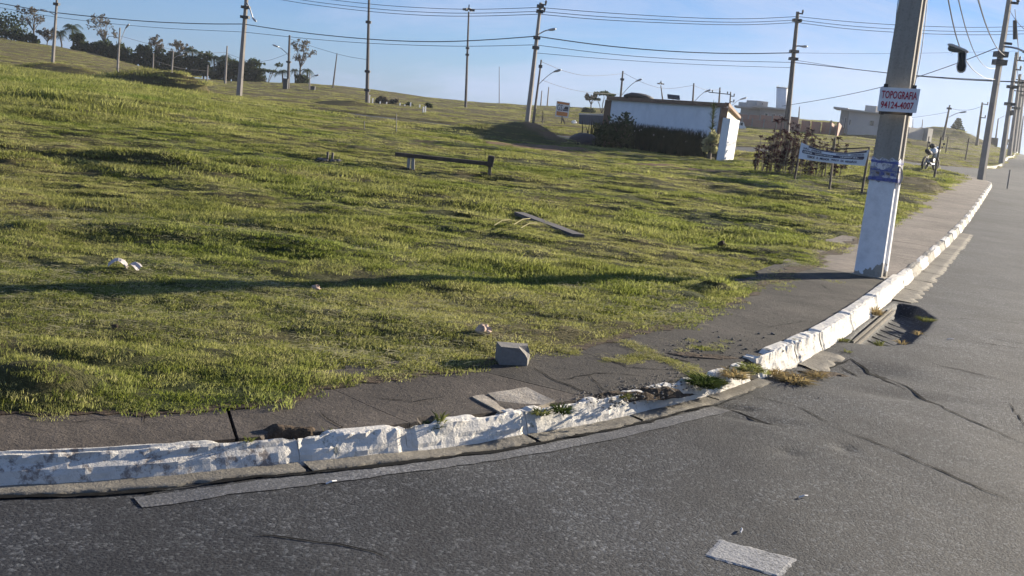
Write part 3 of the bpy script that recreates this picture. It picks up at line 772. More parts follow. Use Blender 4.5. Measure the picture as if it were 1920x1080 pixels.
def scatter(y0, y1, dens, usp, sc0, sc1, wfar=0):
    n = int(dens * (usp * (y1 * y1 - y0 * y0)))
    yy = np.sqrt(RNG.random(n) * (y1 * y1 - y0 * y0) + y0 * y0); xx = (RNG.random(n) * 2 - 1) * usp * yy
    p = inpoly(xx, yy, PAVEDPOLY)
    d = dist(xx, yy, GEN[::1 if y1 < 40 else 3]) if y1 < 40 else np.full(n, 1.)
    ok = (~p) | ((yy < 25) & (RNG.random(n) < .55 * np.exp(-(d / .045))))
    ok &= RNG.random(n) > soilmask(xx, yy) * .93
    if y1 < 60:   # thinner, trampled patches
        ok &= RNG.random(n) > sstep(.12, .45, fbm(xx * 1.1 + 40, yy * 1.4, 4)) * .72
    xx, yy, d, p = xx[ok], yy[ok], d[ok], p[ok]; n = len(xx)
    r = RNG.random(n); tallness = fbm(xx * .35 + 9, yy * .6 + 4, 4)
    left = sstep(0, 1, (-xx / yy - .12) / .3) * sstep(18, 30, yy) * (1 - sstep(75, 100, yy))
    idx = np.where(r < .42, 0, np.where(r < .78, 1, 2))
    idx = np.where((tallness + left * .6 > .22) & (RNG.random(n) < .55), 3, idx)
    idx = np.where((r > .80) & (fbm(xx * .8 + 70, yy * .8, 3) > -.05) & (yy < 34), 4, idx)
    sc = RNG.uniform(sc0, sc1, n) * (1 + .5 * np.clip(tallness, -.3, .8)) * (1 + left * .5)
    z = turf(xx, yy); e = sstep(-.03, .25, np.where(p, -d, d)); b = base(xx, yy)
    z = np.where(yy < 60, b + .10 + (z - b - .10) * e + .015, z)
    return np.stack([xx, yy, z - .004], 1), idx, sc, np.where(idx == 4, RNG.normal(0, .35, n), RNG.random(n) * 6.283)
parts_ = [scatter(3.6, 8, 360, .72, .75, 1.15), scatter(8, 14, 200, .66, .95, 1.4), scatter(14, 26, 75, .60, 1.4, 2.0), scatter(26, 50, 20, .56, 2.2, 3.4), scatter(50, 100, 4, .55, 3.4, 5.5), scatter(100, 178, 1.2, .55, 5, 8)]
co = np.concatenate([p[0] for p in parts_]); idx = np.concatenate([p[1] for p in parts_]); sc = np.concatenate([p[2] for p in parts_]); rt = np.concatenate([p[3] for p in parts_])
def instancer(name, co, idx, sc, rt, objs, label, cat, zs=None):
    me = bpy.data.meshes.new(name); me.vertices.add(len(co)); me.vertices.foreach_set('co', co.astype(np.float32).ravel())
    for nm, ty, v in (('pick', 'INT', idx.astype(np.int32)), ('sc', 'FLOAT', sc.astype(np.float32)), ('zs', 'FLOAT', (sc * (.62 + .0 * sc) if zs is None else zs).astype(np.float32)), ('rt', 'FLOAT', rt.astype(np.float32))):
        a = me.attributes.new(nm, ty, 'POINT'); a.data.foreach_set('value', v)
    o = bpy.data.objects.new(name, me); COL.objects.link(o); tag(o, label, cat, kind='stuff')
    ng = bpy.data.node_groups.new(name + '_nodes', 'GeometryNodeTree')
    ng.interface.new_socket('Geometry', in_out='INPUT', socket_type='NodeSocketGeometry'); ng.interface.new_socket('Geometry', in_out='OUTPUT', socket_type='NodeSocketGeometry')
    N = ng.nodes.new; gi = N('NodeGroupInput'); go = N('NodeGroupOutput'); ip = N('GeometryNodeInstanceOnPoints'); jn = N('GeometryNodeJoinGeometry')
    for ob in reversed(objs):
        q = N('GeometryNodeObjectInfo'); q.inputs['Object'].default_value = ob; q.inputs['As Instance'].default_value = True
        ng.links.new(q.outputs['Geometry'], jn.inputs[0])
    def at(nm, ty):
        q = N('GeometryNodeInputNamedAttribute'); q.data_type = ty; q.inputs[0].default_value = nm; return q.outputs[0]
    cx = N('ShaderNodeCombineXYZ'); ng.links.new(at('rt', 'FLOAT'), cx.inputs[2]); e2 = N('FunctionNodeEulerToRotation'); ng.links.new(cx.outputs[0], e2.inputs[0])
    ip.inputs['Pick Instance'].default_value = True
    ng.links.new(gi.outputs[0], ip.inputs['Points']); ng.links.new(jn.outputs[0], ip.inputs['Instance']); ng.links.new(at('pick', 'INT'), ip.inputs['Instance Index'])
    ng.links.new(e2.outputs[0], ip.inputs['Rotation']); c3 = N('ShaderNodeCombineXYZ'); ng.links.new(at('sc', 'FLOAT'), c3.inputs[0]); ng.links.new(at('sc', 'FLOAT'), c3.inputs[1]); ng.links.new(at('zs', 'FLOAT'), c3.inputs[2]); ng.links.new(c3.outputs[0], ip.inputs['Scale']); ng.links.new(ip.outputs[0], go.inputs[0])
    md = o.modifiers.new('scatter', 'NODES'); md.node_group = ng
    me.materials.append(M['grass'])
    return o
_r = np.sqrt(co[:, 0] ** 2 + co[:, 1] ** 2)
zs_ = sc * np.interp(_r, [4, 9, 16, 30, 60, 120, 200], [.70, .52, .36, .26, .22, .20, .18]) * np.where(idx == 3, .9, 1) * (1 + 1.3 * sstep(0, 1, (-co[:, 0] / co[:, 1] - .15) / .25) * sstep(20, 32, co[:, 1]) * (1 - sstep(70, 100, co[:, 1])))
instancer('grass', co, idx, sc, rt, TUFT, 'short green and straw coloured grass covering the open field', 'grass', zs_)
_Ys = np.concatenate([np.arange(4, 40, .05), np.arange(40, 230, .4)])
def GT(px, py):
    """where the sight line through a photo pixel meets the field"""
    d = ray(px, py); xs = d.x / d.y * _Ys; zs = H + d.z / d.y * _Ys
    t = turf(xs, _Ys); k = np.argmax(zs < t)
    if not (zs < t).any(): k = len(_Ys) - 60
    return Vector((xs[k], _Ys[k], t[k]))
def prism(mb, c, back):
    """c: four corners BL BR TR TL; back: thickness vector"""
    b = [p + back for p in c]
    return mb.add(list(c) + b, [(0, 1, 2, 3), (7, 6, 5, 4), (1, 0, 4, 5), (2, 1, 5, 6), (3, 2, 6, 7), (0, 3, 7, 4)])
def quadpx(l, Y): return [W(p[0], p[1], Y if not isinstance(Y, (list, tuple)) else Y[i]) for i, p in enumerate(l)]
def text(string, c, ux, uy, wd, ht, mat, name, parent, lift=.004, bold=.018):
    cu = bpy.data.curves.new(name, 'FONT'); cu.body = string; cu.size = 1; cu.offset = bold; cu.resolution_u = 2; cu.extrude = .004
    t = bpy.data.objects.new('tmp', cu); me = bpy.data.meshes.new_from_object(t); bpy.data.objects.remove(t)
    a = np.zeros(len(me.vertices) * 3); me.vertices.foreach_get('co', a); a = a.reshape(-1, 3); lo, hi = a.min(0), a.max(0)
    n = ux.cross(uy).normalized(); ux = ux.normalized(); uy = uy.normalized(); off = parent.location
    a = (a - (lo + hi) / 2) / (hi - lo + 1e-9) * np.array([wd, ht, .002])
    P = np.array(c - off)[None] + a[:, :1] * np.array(ux)[None] + a[:, 1:2] * np.array(uy)[None] + (a[:, 2:] + lift) * np.array(n)[None]
    me.vertices.foreach_set('co', P.astype(np.float32).ravel()); me.materials.clear(); me.materials.append(mat); me.update(); me.name = name
    o = bpy.data.objects.new(name, me); COL.objects.link(o); o.parent = parent; return o

# ---------------------------------------------------------------- near concrete pole
pb = G(1632, 516, KH); pt = W(1712, 0, pb.y)
ax = (pt - pb) / (pt.z - pb.z)                 # per metre of height
a_ = atan2(-.90, -.43) + pi / 2                # face parallel to the kerb
a_ -= .13
ux_ = Vector((cos(a_), sin(a_), 0)); uy_ = Vector((-sin(a_), cos(a_), 0))
if ux_.x < 0: ux_ = -ux_; uy_ = -uy_
npole = empty('concrete_pole', pb, 'large nearby H-section concrete pole painted white at its foot, on the sidewalk', 'utility pole', 'concrete utility poles along the kerb')
sec = [(-.150, -.12), (.150, -.12), (.150, -.062), (.128, -.05), (.128, .05), (.150, .062), (.150, .12), (-.150, .12), (-.150, .062), (-.128, .05), (-.128, -.05), (-.150, -.062)]
mb = MB(); vs = []; hs = [-.3, 0, .02, .05, .1, .2, .3, .5, .8, 1.2, 1.7, 2.2, 3, 4, 5.5, 7, 8.8]
for hh in hs:
    f = 1 - .072 * max(0, hh); c = pb + ax * hh
    for i, (x, y) in enumerate(sec): vs.append(c + ux_ * x * f + uy_ * y * f)
n12 = len(sec)
mb.add(vs, [(i * n12 + k, i * n12 + (k + 1) % n12, (i + 1) * n12 + (k + 1) % n12, (i + 1) * n12 + k) for i in range(len(hs) - 1) for k in range(n12)] + [tuple((len(hs) - 1) * n12 + k for k in range(n12))])
mb.build('shaft', M['nearpole'], npole)
def pole_pt(h, x, y): f = 1 - .072 * h; return pb + ax * h + ux_ * x * f + uy_ * y * f
mb = MB()
mb.box(pb + ux_ * .02 - uy_ * .10 + Vector((0, 0, .002)), (.36, .16, .02), Matrix.Rotation(a_, 3, 'Z')); mb.build('footing', M['cover'], npole)
# torn poster wrapped round the shaft
def hof(py): return (pb.z - 0 + 0, (W(1660, py, pb.y).z - pb.z))[1]
h0, h1 = hof(342), hof(297)
po = empty('torn_poster', pole_pt((h0 + h1) / 2, 0, -.12), 'torn blue and white paper poster wrapped around the white painted pole', 'poster')
def wrap(ha, hb, o, mat, name, seed, x0=-.152, x1=.152, side=.10, rag=.012):
    mb = MB(); rg = random.Random(seed); path = [(x0, -.02), (x0, -.122)] + [(x0 + (x1 - x0) * k / 8, -.122) for k in range(1, 8)] + [(x1, -.122), (x1, -.05), (x1 - .01, .02), (x1, side)]
    vs = []; rows = 5
    for r in range(rows):
        for i, (x, y) in enumerate(path):
            hh = ha + (hb - ha) * r / (rows - 1) + (rg.uniform(-rag, rag) if r in (0, rows - 1) else 0)
            k = o + rg.uniform(0, .004); vs.append(pole_pt(hh, x + (k if x > 0 else -k) * (abs(x) > .14), y - k))
    m_ = len(path); mb.add(vs, [(r * m_ + i, r * m_ + i + 1, (r + 1) * m_ + i + 1, (r + 1) * m_ + i) for r in range(rows - 1) for i in range(m_ - 1)])
    return mb.build(name, mat, po)
wrap(h0 + .01, h1, .004, M['poster'], 'sheet', 1, rag=.02)
wrap(h0 + .015, h0 + .055, .009, M['poster_blue'], 'blue_band', 2, rag=.006)
wrap(h1 - .05, h1 - .025, .009, M['poster_blue'], 'blue_band', 3, rag=.004)
hm = (h0 + h1) / 2
wrap(hm - .004, hm + .006, .009, M['poster_blue'], 'blue_band', 4, rag=.002)
for i, xx in enumerate((-.08, -.02, .04, .09)):
    mb = MB(); rg = random.Random(i); c = [pole_pt(hm - .045 + rg.uniform(-.01, .01), xx, -.134), pole_pt(hm - .05, xx + .04, -.134), pole_pt(hm - .02, xx + .035, -.134), pole_pt(hm - .018, xx - .005, -.134)]
    mb.add(c, [(0, 1, 2, 3)]); mb.build('printed_patch', M['poster_blue' if i % 2 else 'slab_far'], po)
mb = MB(); rg = random.Random(9); vs = []
for i in range(9):
    t = i / 8; hh = h1 - .06 - t * (h1 - h0 - .02); ou = .02 + .06 * sin(pi * t) ** .7
    for k in range(4): vs.append(pole_pt(hh, .150 + ou * (1 - .25 * k) + rg.uniform(-.006, .006), -.10 + .03 * k + rg.uniform(-.008, .008)) - ax * .004 * k)
mb.add(vs, [(i * 4 + k, i * 4 + k + 1, (i + 1) * 4 + k + 1, (i + 1) * 4 + k) for i in range(8) for k in range(3)]); mb.build('torn_flap', M['paper'], po)
# TOPOGRAFIA board
Ysg = pb.y - .30
cs = quadpx([(1645, 208), (1718, 212), (1726, 167), (1651, 163)], [Ysg + .02, Ysg - .02, Ysg - .02, Ysg + .02])
ctr = sum(cs, Vector()) / 4
sg = empty('surveyor_sign', ctr, 'white board with red lettering TOPOGRAFIA and a number fixed to the near pole', 'sign')
nb = (cs[1] - cs[0]).cross(cs[3] - cs[0]).normalized(); mb = MB(); prism(mb, cs, -nb * .008); mb.build('board', M['white'], sg)
ux = (cs[1] - cs[0] + cs[2] - cs[3]) / 2; uy = (cs[3] - cs[0] + cs[2] - cs[1]) / 2; wS, hS = ux.length, uy.length
text('TOPOGRAFIA', ctr + uy * .20 + ux * .0, ux, uy, wS * .90, hS * .33, M['red'], 'lettering', sg)
text('94124-4007', ctr - uy * .22 - ux * .02, ux, uy, wS * .83, hS * .30, M['red'], 'lettering', sg)
ux.normalize(); uy.normalize()
for sgn in (-1, 1):
    mb = MB(); mb.beam(ctr + ux * sgn * wS * .36 + uy * .16 - nb * .03, ctr + ux * sgn * wS * .36 - uy * (hS * .5 + .035) - nb * .03, .05, .03); mb.build('wooden_batten', M['wood_dark'], sg)
mb = MB(); mb.beam(ctr - ux * wS * .42 - uy * (hS * .5 + .012) - nb * .05, ctr + ux * wS * .42 - uy * (hS * .5 + .012) - nb * .05, .04, .03); mb.build('wooden_batten', M['wood_dark'], sg)
# small service cables down the pole
def cable(P, r, label, group='overhead cables', name='overhead_cable', n=5, it=3, mat='wire'):
    P = smooth([Vector(p) for p in P], it); o = P[0].copy(); mb = MB(); mb.tube(P, r, n)
    ob = mb.build(name, M[mat], None, origin=o); return tag(ob, label, 'cable', group)
cable([pole_pt(3.3, .16, .0), pole_pt(2.9, .20, -.02), pole_pt(2.3, .21, 0), pole_pt(1.9, .16, -.02)], .004, 'thin loose wire looping down the right side of the near pole', None, 'loose_wire')
cable([pole_pt(3.6, -.16, .0), pole_pt(3.0, -.20, -.02), pole_pt(2.6, -.165, -.02)], .004, 'thin loose wire on the left side of the near pole', None, 'loose_wire')

# ---------------------------------------------------------------- other poles
def dupmesh(o, parent, loc=None, name=None):
    c = o.copy(); COL.objects.link(c); c.parent = parent
    if loc is not None: c.location = loc
    return c
_b = MB(); _b.tube([(0, 0, 0), (0, 0, .05), (0, 0, .09), (0, 0, .13), (0, 0, .2), (0, 0, .24)], [.03, .07, .05, .08, .05, .02], 7)
INS = bpy.data.meshes.new('insulator'); INS.from_pydata(_b.v, [], _b.f); INS.materials.append(M['dark'])
def upole(pbx, pby, ptx, pty, Y, wpx, label, group, mat='concrete_far', lamp=None, arms=(), n=6, cat='utility pole', name='utility_pole', taper=.55, extra=0.0, bands=()):
    b = W(pbx, pby, Y); t = W(ptx, pty, Y); t = t + (t - b).normalized() * extra
    r = wpx * Y / F / 2 * 1.05
    root = empty(name, b, label, cat, group)
    mb = MB(); N_ = 8; P = [b - Vector((0, 0, .6))] + [b.lerp(t, i / N_) for i in range(N_ + 1)]; R_ = [r * 1.05] + [r * (1 - (1 - taper) * i / N_) for i in range(N_ + 1)]
    mb.tube(P, R_, n); mb.build('shaft', M[mat], root)
    if lamp:
        f, lx, ly = lamp; a = b.lerp(t, f); e = W(lx, ly, Y - .6); mid = a.lerp(e, .6) + Vector((0, 0, (e - a).length * .08))
        mb = MB(); mb.tube(smooth([a, mid, e], 2), max(.03, r * .22), 5); mb.build('lamp_arm', M['metal'], root)
        d = (e - a); d.z *= .4; d.normalize(); L_ = .6 * max(1, Y / 110); mb = MB(); mb.tube([e - d * .1, e + d * L_ * .2, e + d * L_ * .7, e + d * L_], [.05, .10, .12, .05], 7); mb.build('lamp_head', M['metal'], root, True)
    for f, l0, l1, ins in arms:
        a = b.lerp(t, f); mb = MB(); mb.beam(a + Vector((l0, -r, 0)), a + Vector((l1, -r, 0)), .09, .11); mb.build('crossarm', M['dark'], root)
        for k in range(ins):
            x = l0 + (l1 - l0) * (k + .5) / ins if ins > 1 else l1 * .9
            o = bpy.data.objects.new('insulator', INS); COL.objects.link(o); o.parent = root; o.location = a + Vector((x, -r, .05)) - b; o.scale = (1.3,) * 3
    for f in bands:
        a = b.lerp(t, f); mb = MB(); mb.box(a, (r * 2.6, r * 2.6, .25)); mb.build('clamp', M['dark'], root)
    return root
GA = 'street poles across the field'
upole(448, 184, 462, 0, 110, 11, 'tall grey pole standing on the brown grass left of centre, its top out of view', GA, extra=2.2, lamp=(.80, 474, 34), bands=(.67, .75, .83), mat='concrete_far')
upole(988, 237, 1014, 5, 91, 9.5, 'tallest pole in the middle of the field with a lit white street lamp head', GA, lamp=(.74, 1030, 56), bands=(.64, .72, .93, .97), arms=((.985, -.1, .45, 1), (.93, -.1, .4, 1)))
upole(999, 236, 1015, 112, 96, 5, 'thinner dark pole leaning close beside the tallest middle pole, with a curved lamp arm', GA, mat='concrete_dark', lamp=(.62, 1040, 134), bands=(.9,))
upole(1474, 252, 1496, 22, 102, 11, 'dark tall pole rising in front of the unfinished grey house', GA, mat='concrete_dark', lamp=(.72, 1503, 87), bands=(.62, .68, .93), arms=((.985, -.1, .4, 1),))
upole(98, 131, 107, -4, 112, 7, 'pole with pale lower half and left pointing lamp near the left edge', GA, mat='concrete_far', lamp=(.66, 87, 21), bands=(.8, .9), extra=1)
upole(220, 140, 225, 52, 135, 5, 'short pole with pale foot and small upright lamp on the left slope', GA, lamp=(.6, 236, 52))
upole(286, 144, 288, 100, 150, 3.2, 'slim bare concrete post left of a similar one below the dense trees', GA)
upole(321, 148, 325, 95, 150, 4, 'slim concrete post with a faint arm below the dense trees', GA, lamp=(.7, 336, 104))
upole(388, 155, 390, 122, 160, 3, 'shortest slim concrete post left of a taller one beneath the palms', GA)
upole(422, 158, 426, 86, 160, 4.5, 'slim tall concrete pole just left of the big grey pole', GA)
upole(540, 166, 543, 66, 150, 6, 'dark street pole with left lamp arm beside the lone sparse tree', GA, mat='concrete_dark', lamp=(.62, 522, 88), bands=(.5,))
upole(580, 170, 581, 138, 150, 3, 'small street pole with thin lamp arm right of the lone sparse tree', GA, lamp=(.7, 590, 142))
upole(625, 157, 632, 100, 160, 3, 'slim dark pole on the crest right of the lone sparse tree', GA, mat='concrete_dark')
upole(688, 195, 692, -6, 115, 7, 'tall slender dark mast rising out of the picture from the crest', GA, mat='concrete_dark', taper=.5, extra=1, bands=(.12, .28, .7), cat='mast', name='mast')
r_ = upole(873, 200, 879, 22, 150, 5, 'tall floodlight mast with a dark ring of lamps at its top', 'floodlight masts', mat='concrete_dark', cat='floodlight mast', name='floodlight_mast', bands=(.55, .62))
def floodhead(r_, px, py, Y, s):
    c = W(px, py, Y); mb = MB(); mb.tube([c - Vector((0, 0, .1)), c + Vector((0, 0, .12))], [s * .6, s * .5], 8); mb.tube([c, c + Vector((0, 0, s * .9))], .08, 5); mb.build('lamp_ring', M['dark'], r_)
    for k in range(6):
        a = 2 * pi * k / 6; p = c + Vector((cos(a) * s, sin(a) * s, -.1)); mb = MB(); mb.box(p, (s * .55, s * .45, s * .42), Matrix.Rotation(a, 3, 'Z')); mb.build('floodlight', M['dark'], r_)
floodhead(r_, 879, 17, 150, .62)
r_ = upole(1243, 190, 1239, 160, 190, 3, 'small distant floodlight mast seen over the white building', 'floodlight masts', mat='concrete_dark', cat='floodlight mast', name='floodlight_mast'); floodhead(r_, 1239, 156, 190, .45)
upole(1013, 211, 1016, 170, 190, 3, 'faint small pole on the skyline left of its twin', 'distant small poles'); upole(1025, 210, 1029, 163, 190, 3, 'faint small pole on the skyline right of its twin', 'distant small poles')
upole(936, 209, 936, 125, 210, 1.6, 'very thin far mast standing on the skyline left of the tallest pole', 'distant small poles', mat='concrete_dark')
upole(1017, 237, 1018, 207, 97, 2.5, 'short wooden post between the two leaning poles and the orange board', 'wooden posts', mat='wood', cat='post', name='wooden_post')
upole(1161, 212, 1168, 133, 130, 5, 'dark pole with long lamp arm behind the left end of the white building', GA, mat='concrete_dark', lamp=(.4, 1193, 152), bands=(.8,))
upole(1297, 225, 1301, 156, 140, 4.5, 'dark pole with lamp arm behind the right half of the white building', GA, mat='concrete_dark', lamp=(.45, 1322, 172))
upole(1346, 225, 1350, 164, 150, 4.5, 'distant pole carrying a wide crossarm behind the white building corner', GA, mat='concrete_dark', arms=((.82, -1.5, 1.5, 3),))
upole(1367, 225, 1370, 172, 150, 4, 'distant pole with lamp arm above the end wall of the white building', GA, mat='concrete_dark', lamp=(.45, 1389, 186), arms=((.85, -.1, .5, 1), (.65, -.1, .5, 1)))
upole(1497, 232, 1499, 200, 170, 3, 'small far post above the brick walls right of the dark pole', 'distant small poles', mat='concrete_dark')
upole(1768, 261, 1781, 197, 150, 5, 'brown leaning street pole with lamp arm left of the lone conifer', GA, mat='wood', lamp=(.62, 1800, 211), bands=(.9,))
upole(1832, 266, 1842, 192, 150, 5.5, 'brown leaning pole right of the lone conifer on the hill', GA, mat='wood', arms=((.96, -.1, .7, 1), (.62, -.1, .6, 1)))
upole(1866, 268, 1872, 222, 190, 3.5, 'thin far pole between the hill and the row of roadside poles', GA, lamp=(.98, 1886, 217))
upole(1711, 246, 1712, 223, 200, 1.6, 'thin far antenna post above the low grey wall, left one', 'distant small poles'); upole(1728, 248, 1730, 224, 200, 2.2, 'thin far antenna post above the low grey wall, right one', 'distant small poles')
GP = 'concrete utility poles along the kerb'
P2 = upole(1838, 345, 1893, -2, 54, 15, 'second pole of the roadside row, standing at the side street corner', GP, taper=.62, n=4, lamp=(.70, 1921, 97), bands=(.62, .66), arms=((.955, 0, .75, 2), (.915, 0, .35, 1), (.715, 0, .35, 0), (.20, -.0, .0, 0)), extra=.6)
P3 = upole(1877, 312, 1907, 98, 95, 11, 'third pole of the roadside row behind the side street', GP, taper=.6, n=4, arms=((.93, 0, .8, 2), (.85, 0, .4, 1)), bands=(.7, .55))
P4 = upole(1892, 297, 1913, 139, 126, 9, 'fourth pole of the roadside row with stacked fittings', GP, taper=.6, n=4, arms=((.93, -.5, .9, 2), (.86, -.3, .5, 1), (.8, -.6, .6, 0)), bands=(.6, .9))
upole(1899, 291, 1918, 150, 160, 9, 'fifth pole of the roadside row up the hill', GP, taper=.6, n=4, arms=((.9, -.5, .8, 2),), bands=(.8,))
upole(1905, 287, 1923, 150, 200, 7, 'farthest pole of the roadside row up the hill', GP, taper=.6, n=4)
upole(1911, 282, 1919, 218, 230, 4, 'thin far pole at the top of the road', GA)
mb = MB(); c = P3.location + Vector((1.4, -1, 8.4)); mb.tube([W(1895, 207, 95), W(1896, 216, 95)], [.22, .22], 8); mb.build('transformer', M['dark'], P3)

# ---------------------------------------------------------------- overhead cables
def cpx(L_, r, label): return cable([W(a, b, Y) for a, b, Y in L_], r, label)
cpx([(-120, -14, 124), (0, 6, 118), (60, 17, 114), (104, 24, 112), (260, 40, 111), (380, 45, 110), (456, 45, 110)], .042, 'thick cable from the left edge to the big grey pole')
cpx([(-120, -6, 124), (0, 14, 118), (104, 33, 112), (280, 52, 111), (456, 60, 110)], .02, 'thin cable just below the thick one at the upper left')
cpx([(456, 45, 110), (560, 61, 108), (690, 74, 103), (800, 79, 97), (900, 76, 93), (1006, 68, 91)], .04, 'thick sagging cable between the big grey pole and the tallest middle pole')
cpx([(456, 60, 110), (640, 79, 105), (800, 86, 97), (900, 87, 93), (1003, 84, 91)], .022, 'thin cable sagging under the thick one left of the tallest middle pole')
cpx([(1006, 68, 91), (1130, 86, 92), (1260, 97, 95), (1380, 101, 99), (1487, 99, 102)], .04, 'thick cable from the tallest middle pole to the dark pole')
cpx([(1003, 84, 91), (1150, 103, 93), (1300, 113, 96), (1487, 117, 102)], .022, 'thin cable under the thick one right of the tallest middle pole')
cpx([(1003, 99, 91), (1150, 112, 93), (1320, 122, 97), (1486, 127, 102)], .018, 'lowest thin cable right of the tallest middle pole')
for i, dy in enumerate((0, 8, 14)):
    cpx([(470, -26 + dy, 110), (560, -8 + dy, 108), (700, 9 + dy, 103), (810, 16 + dy, 97), (900, 18 + dy * .9, 93), (1012, 14 + dy * .9, 91)], .024, ('highest', 'middle', 'lowest')[i] + ' of the three high lines left of the tallest middle pole')
    cpx([(1012, 14 + dy * .9, 91), (1130, 24 + dy, 92), (1300, 34 + dy * .8, 96), (1400, 36 + dy * .8, 99), (1495, 31 + dy * .8, 102)], .024, ('highest', 'middle', 'lowest')[i] + ' of the three high lines between the two tall dark poles')
    cpx([(1495, 31 + dy * .8, 102), (1600, 42 + dy, 104), (1740, 50 + dy, 106), (1860, 52 + dy, 108), (2000, 46 + dy, 112)], .024, ('highest', 'middle', 'lowest')[i] + ' of the three high lines crossing behind the near pole')
cpx([(1487, 117, 102), (1560, 125, 96), (1700, 141, 80), (1800, 149, 66), (1860, 152, 56), (1990, 156, 50)], .03, 'cable from the dark pole passing behind the white lettered board to the roadside row')
cpx([(1487, 112, 102), (1620, 133, 90), (1760, 145, 72), (1860, 150, 56)], .018, 'thin cable just above the one passing to the roadside row')
cpx([(1466, 199, 102), (1560, 184, 92), (1680, 158, 76), (1790, 121, 62), (1868, 90, 55)], .022, 'thin cable climbing to the right from the dark pole to the second roadside pole')
cpx([(1487, 99, 102), (1620, 101, 104), (1780, 99, 108), (1980, 94, 116)], .012, 'faintest cable level across the sky at the right')
cpx([(1016, 116, 96), (1060, 135, 104), (1100, 143, 112), (1140, 141, 122), (1167, 138, 130)], .02, 'thin cable hung between the leaning dark pole and the one behind the building')
cpx([(1168, 136, 130), (1210, 158, 132), (1250, 168, 136), (1300, 160, 140)], .02, 'thin cable sagging above the white building roof')
cpx([(1300, 160, 140), (1325, 170, 145), (1350, 168, 150)], .02, 'short thin cable between the two far poles at the building corner')
cpx([(1016, 150, 96), (1060, 166, 104), (1110, 175, 115), (1160, 176, 130)], .018, 'lower thin cable reaching the pole behind the building')
cpx([(227, 68, 135), (300, 88, 140), (360, 101, 148), (424, 98, 160)], .02, 'thin cable strung between slim poles before the left trees')
cpx([(288, 113, 150), (315, 122, 152), (345, 130, 156), (389, 133, 160)], .03, 'low slack pale cable between the short posts under the palms')
cpx([(426, 100, 160), (470, 117, 158), (505, 114, 154), (541, 100, 150)], .02, 'thin cable drooping to the dark street pole by the sparse tree')
cpx([(541, 72, 150), (600, 92, 140), (650, 106, 128), (690, 112, 115)], .018, 'faint cable from the dark street pole to the slender mast')
cpx([(1781, 203, 150), (1800, 207, 150), (1822, 206, 150), (1842, 199, 150)], .02, 'thin cable between the two brown leaning poles on the hill')
cpx([(1650, 218, 160), (1700, 222, 155), (1745, 216, 152), (1779, 210, 150)], .018, 'thin cable from behind the near pole to the brown leaning pole')
GN = 'cables from the near pole to the roadside row'
def cn(L_, r, label): c = cpx(L_, r, label); c['group'] = GN; return c
wA = [(1700, -330, 11.6), (1757, -110, 13), (1778, 0, 15.3), (1789, 55, 17), (1799, 88, 18.5), (1812, 117, 21), (1830, 137, 27), (1850, 148, 42), (1866, 149, 54)]
cn(wA, .009, 'cable with the hanging sneakers, leftmost of those running to the second roadside pole')
cn([(1705, -340, 11.6), (1777, -90, 13.5), (1797, 0, 15.6), (1812, 60, 18.5), (1829, 105, 25), (1850, 129, 38), (1867, 129, 54)], .008, 'middle of the cables running to the second roadside pole')
cn([(1715, -350, 11.6), (1810, -90, 14), (1834, 0, 16), (1850, 52, 20), (1866, 86, 28), (1878, 100, 40), (1884, 104, 54)], .011, 'rightmost cable running to the second roadside pole')
cn([(1893, 20, 54), (1906, 40, 52), (1925, 60, 46), (1970, 90, 38)], .012, 'cable leaving the second roadside pole to the right')
for i, (ya_, yb_) in enumerate(((18, 112), (34, 118), (104, 165))):
    cpx([(1903, ya_, 54), (1903 + 6, ya_ + (yb_ - ya_) * .6, 70), (1910, yb_ - 4, 95)], .016, ('highest', 'middle', 'lowest')[i] + ' cable between the second and third roadside poles')
mb = MB(); pz = W(1906, 55, 53.5); mb.tube([W(1903, 38, 54), W(1903, 74, 54)], .09, 6); mb.build('fuse_cutout', M['dark'], P2)
# sneakers
def shoe(c, d, upv, label, fat=1.0):
    root = empty('sneaker', c, label, 'shoe', 'sneakers hanging from the cable')
    d = d.normalized(); s_ = d.cross(upv).normalized(); u = s_.cross(d).normalized()
    def ring(t, wd, h0_, h1_): 
        return [c + d * t + s_ * a * fat + u * b for a, b in ((-wd, h0_), (-wd * .95, (h0_ + h1_) / 2), (-wd * .5, h1_), (wd * .5, h1_), (wd * .95, (h0_ + h1_) / 2), (wd, h0_))]
    for nm, rows, mt in (('sole', [(-.15, .03, -.025, 0), (-.12, .042, -.03, .004), (0, .038, -.028, .004), (.08, .052, -.028, .004), (.14, .04, -.025, .002), (.16, .015, -.02, 0)], 'rubber'), ('midsole', [(-.168, .040, -.018, .010), (-.13, .056, -.020, .012), (0, .052, -.020, .012), (.08, .066, -.020, .012), (.15, .052, -.018, .010), (.18, .024, -.014, .006)], 'paper'),
                         ('upper', [(-.145, .026, 0, .06), (-.11, .036, 0, .085), (-.04, .034, 0, .075), (.04, .042, 0, .05), (.10, .044, 0, .035), (.15, .02, 0, .014)], 'shoe')):
        mb = MB(); vs = []
        for r in rows: vs += ring(*r)
        mb.add(vs, [(i * 6 + k, i * 6 + (k + 1) % 6, (i + 1) * 6 + (k + 1) % 6, (i + 1) * 6 + k) for i in range(5) for k in range(6)] + [(5, 4, 3, 2, 1, 0), tuple(30 + k for k in range(6))]); mb.build(nm, M[mt], root, True)
    mb = MB(); mb.tube([c + u * .07 - d * .04, c + u * .12 - d * .06, W(1799, 87, 18.4)], .004, 4); mb.build('lace', M['white'], root)
shoe(W(1796, 91, 18.3), (W(1811, 95, 18.3) - W(1784, 84, 18.3)), Vector((0, 0, -1)), 'upper dark sneaker lying level against the cable')
